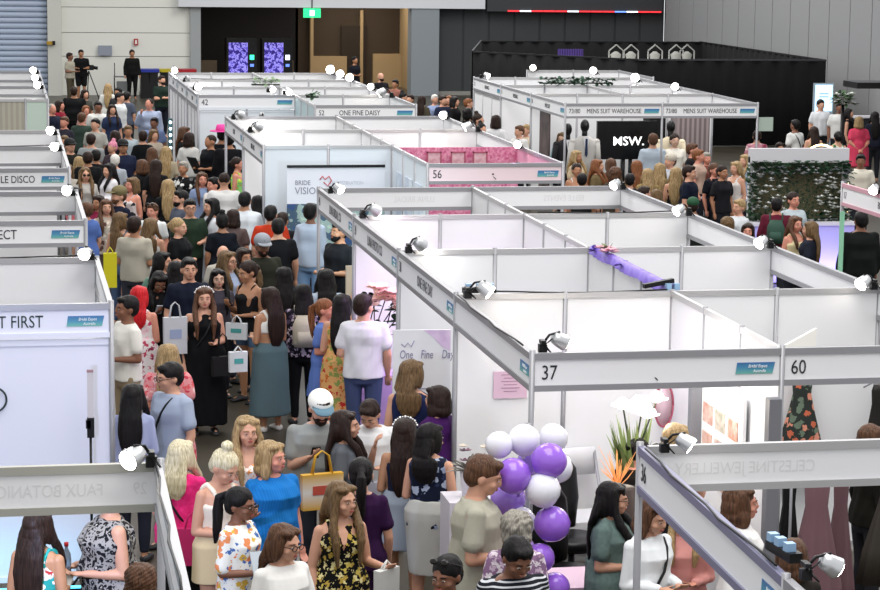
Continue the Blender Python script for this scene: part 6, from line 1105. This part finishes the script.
q0 = P(846, 190, y=39); r = empty('neon_hoop', (q0.x-.15, 39, 0), 0, 'warm glowing hoop arch beside the flower display', 'lamp'); q = MB(); q.tube([Vector((.55*math.cos(t)-.35, 0, 1.15+.95*math.sin(t))) for t in [R(-60 + 10*k) for k in range(20)]], .018, 8); q.build('tube', mat('warm_neon', 'ffe2a8', .3, emit=3), r); q = MB(); q.cyl((.0, 0, 0), (-.08, 0, .35), .015); q.box((-.1, 0, .015), (.5, .3, .03)); q.build('stand', M_alu, r)
# green strip of the right booth, hung swatches
a = P(843, 205, y=28.3)
MBo = MB().box((X2+.0, 28.87, 1.1), (.05, .05, 2.0)).build('green_edge_strip', mat('mint_strip', '8fc8a8', .4)); thing(MBo, 'mint green strip on the post of the pink railed fascia', 'strip')
q0 = P(764, 124, y=44.4); thing(MB().box((X2+4.2, 44.35, q0.z), (.3, .02, .28)).build('pale_flag_sign', mat('flag_pale', 'a9b8ac', .5), None), 'small pale green sign on the corner post of the suit stand', 'sign')
# cards, phones, bags held by people
def phone(pid, h, label, c='0c0d10', k='phone', size=(.075, .15, .009), dz=.02, tilt=-50, off=(0, 0, 0), rz=None):
    d = PP[pid]; q0 = d['hands'][h] + Vector(off); o = MB().box((0, 0, 0), size).build(k, mat(k + c, c, .3), None, q0 + Vector((0, 0, dz))); o.rotation_euler = (R(tilt), 0, d['root'].rotation_euler.z if rz is None else R(rz)); thing(o, label, 'phone' if k == 'phone' else k.replace('_', ' ')); return o
phone('cream', 1, 'black phone held by the blonde woman with top bun'); phone('capman', 0, 'black phone held by the man in the white cap'); phone('phonew', 0, 'phone in the hands of the woman in black looking down', 'b8bcc4')
phone('tablet', 0, 'dark tablet held by the man in black polo', '1b1e26', 'tablet', (.3, .4, .02), .05, -60)
phone('colour', 0, 'magazine held by the woman in the colourful blouse', 'b4bcc0', 'magazine', (.24, .32, .012), .04, 60, (.0, -.12, 0), 15); phone('khaki', 1, 'dark brochure under the arm of the man in white tee and khaki trousers', '3a2c34', 'brochure', (.12, .24, .02), .0, 70)
phone('teal', 0, 'pale card held by the woman in teal skirt', 'd4d8dc', 'card', (.14, .18, .006)); phone('denim', 0, 'phone held by the woman in denim shorts', '2a2c34'); phone('sundress', 0, 'small white leaflet held by the woman in the sundress', 'd8d8d4', 'leaflet', (.1, .15, .004))
def bag(loc, rz, w, h, c, label, strap=.22, m_=None, dep=.06, nm='tote_bag', mark=None):
    r = empty(nm, loc, R(rz), label, 'bag'); q = MB(); n = 12
    q.loft([((0, 0, -strap-h), w*.44, dep*.8), ((0, 0, -strap-h*.9), w*.5, dep), ((0, 0, -strap-h*.3), w*.5, dep*.8), ((0, 0, -strap), w*.5, dep*.35)], 4, smooth=False); q2 = MB()
    q2.prism([(-w/2, -strap), (w/2, -strap), (w/2*.97, -strap-h), (-w/2*.97, -strap-h)], -dep/2, dep/2); q2.build('bag_body', m_ or mat('bag_'+c, c, .7, bump=.4, bscale=9), r)
    for sy in (-1, 1): t = MB(); t.tube([(-w*.25, sy*dep*.4, -strap-.02), (-w*.16, sy*.01, -.03), (0, 0, .01), (w*.16, sy*.01, -.03), (w*.25, sy*dep*.4, -strap-.02)], .007, 6); t.build('handle', mat('bag_'+c, c, .7, bump=.4, bscale=9), r)
    if mark: MB().box((0, -dep/2-.003, -strap-h*.45), (w*.5, .004, h*.25)).build('printed_mark', mat('mark_'+mark, mark, .6), r)
    return r
W0 = P(175, 303, y=PP['blackdress']['root'].location.y - .12); bag(W0, 10, .27, .42, 'b9bcc0', 'white tote bag hanging beside the black dress woman, at the red haired woman', .16, mark='8f9cb8')
bag(PP['denim']['hands'][1] + Vector((0, -.05, .0)), -20, .26, .2, 'd0d4d8', 'white paper bag with teal label held by the denim shorts woman', .08, mark='4a9a98'); bag(P(238, 347, y=24.2), 10, .2, .22, 'c8ccd0', 'small white bag with teal label near the denim shorts', .05, mark='4a9a98')
bag(PP['blackdress']['hands'][1] + Vector((.12, -.03, .12)), 20, .26, .22, '0e0e10', 'black leather handbag of the woman in the black dress', .25, nm='handbag')
bag(P(322, 452, y=18.3), 12, .36, .3, 'c89a30', 'yellow and white tote bag on the arm of the woman in grey', .18, mat('tote_yellow', 'c8982c', .7, pattern='gradz', p2=('d8d4cc', 'c8982c')), mark='b04a3a')
bag(PP['wtee']['hands'][0] + Vector((.05, -.1, .05)), 10, .28, .34, 'a9a8b4', 'lilac grey plastic bag carried by the person in white tee', .16); bag(P(110, 248, y=27.6), 0, .16, .42, 'c8c020', 'bright yellow bag hanging beside the beige shirt man', .06, nm='gift_bag')
bag(PP['yellow']['hands'][1] + Vector((0, -.02, .05)), 40, .22, .3, 'c9c8c4', 'folded white bag held by the woman in the yellow flowered dress', .05); bag(PP['navy']['wrist'][0] + Vector((-.05, -.1, .25)), -20, .4, .5, '0c0d10', 'black shoulder bag beside the woman in navy dress', .12, nm='shoulder_bag')
bag(PP['pink']['elbow'][0] + Vector((-.08, -.1, .05)), -10, .26, .3, 'c02a6a', 'magenta bag at the side of the woman in pink lace top', .12, nm='shoulder_bag')
bag(PP['green']['hands'][0] + Vector((.1, -.1, .15)), 20, .24, .2, '9a8a78', 'taupe handbag between the green dress woman and the white shirt woman', .08, nm='handbag')
# water bottle
q0 = PP['vest']['hands'][0]; r = empty('water_bottle', q0 + Vector((0, -.03, -.02)), 0, 'clear water bottle with red cap held by the patterned vest person', 'bottle')
q = MB(); q.loft([((0, 0, -.08), .03, .03), ((0, 0, .08), .034, .034), ((0, 0, .13), .03, .03), ((0, 0, .17), .012, .012), ((0, 0, .19), .012, .012)], 16); q.build('bottle_body', mat('bottle_clear', 'a8bcd4', .1, trans=.6, spec=.6), r); q = MB(); q.cyl((0, 0, .188), (0, 0, .215), .016); q.build('cap', mat('cap_red', 'b02428', .4), r)
flush()
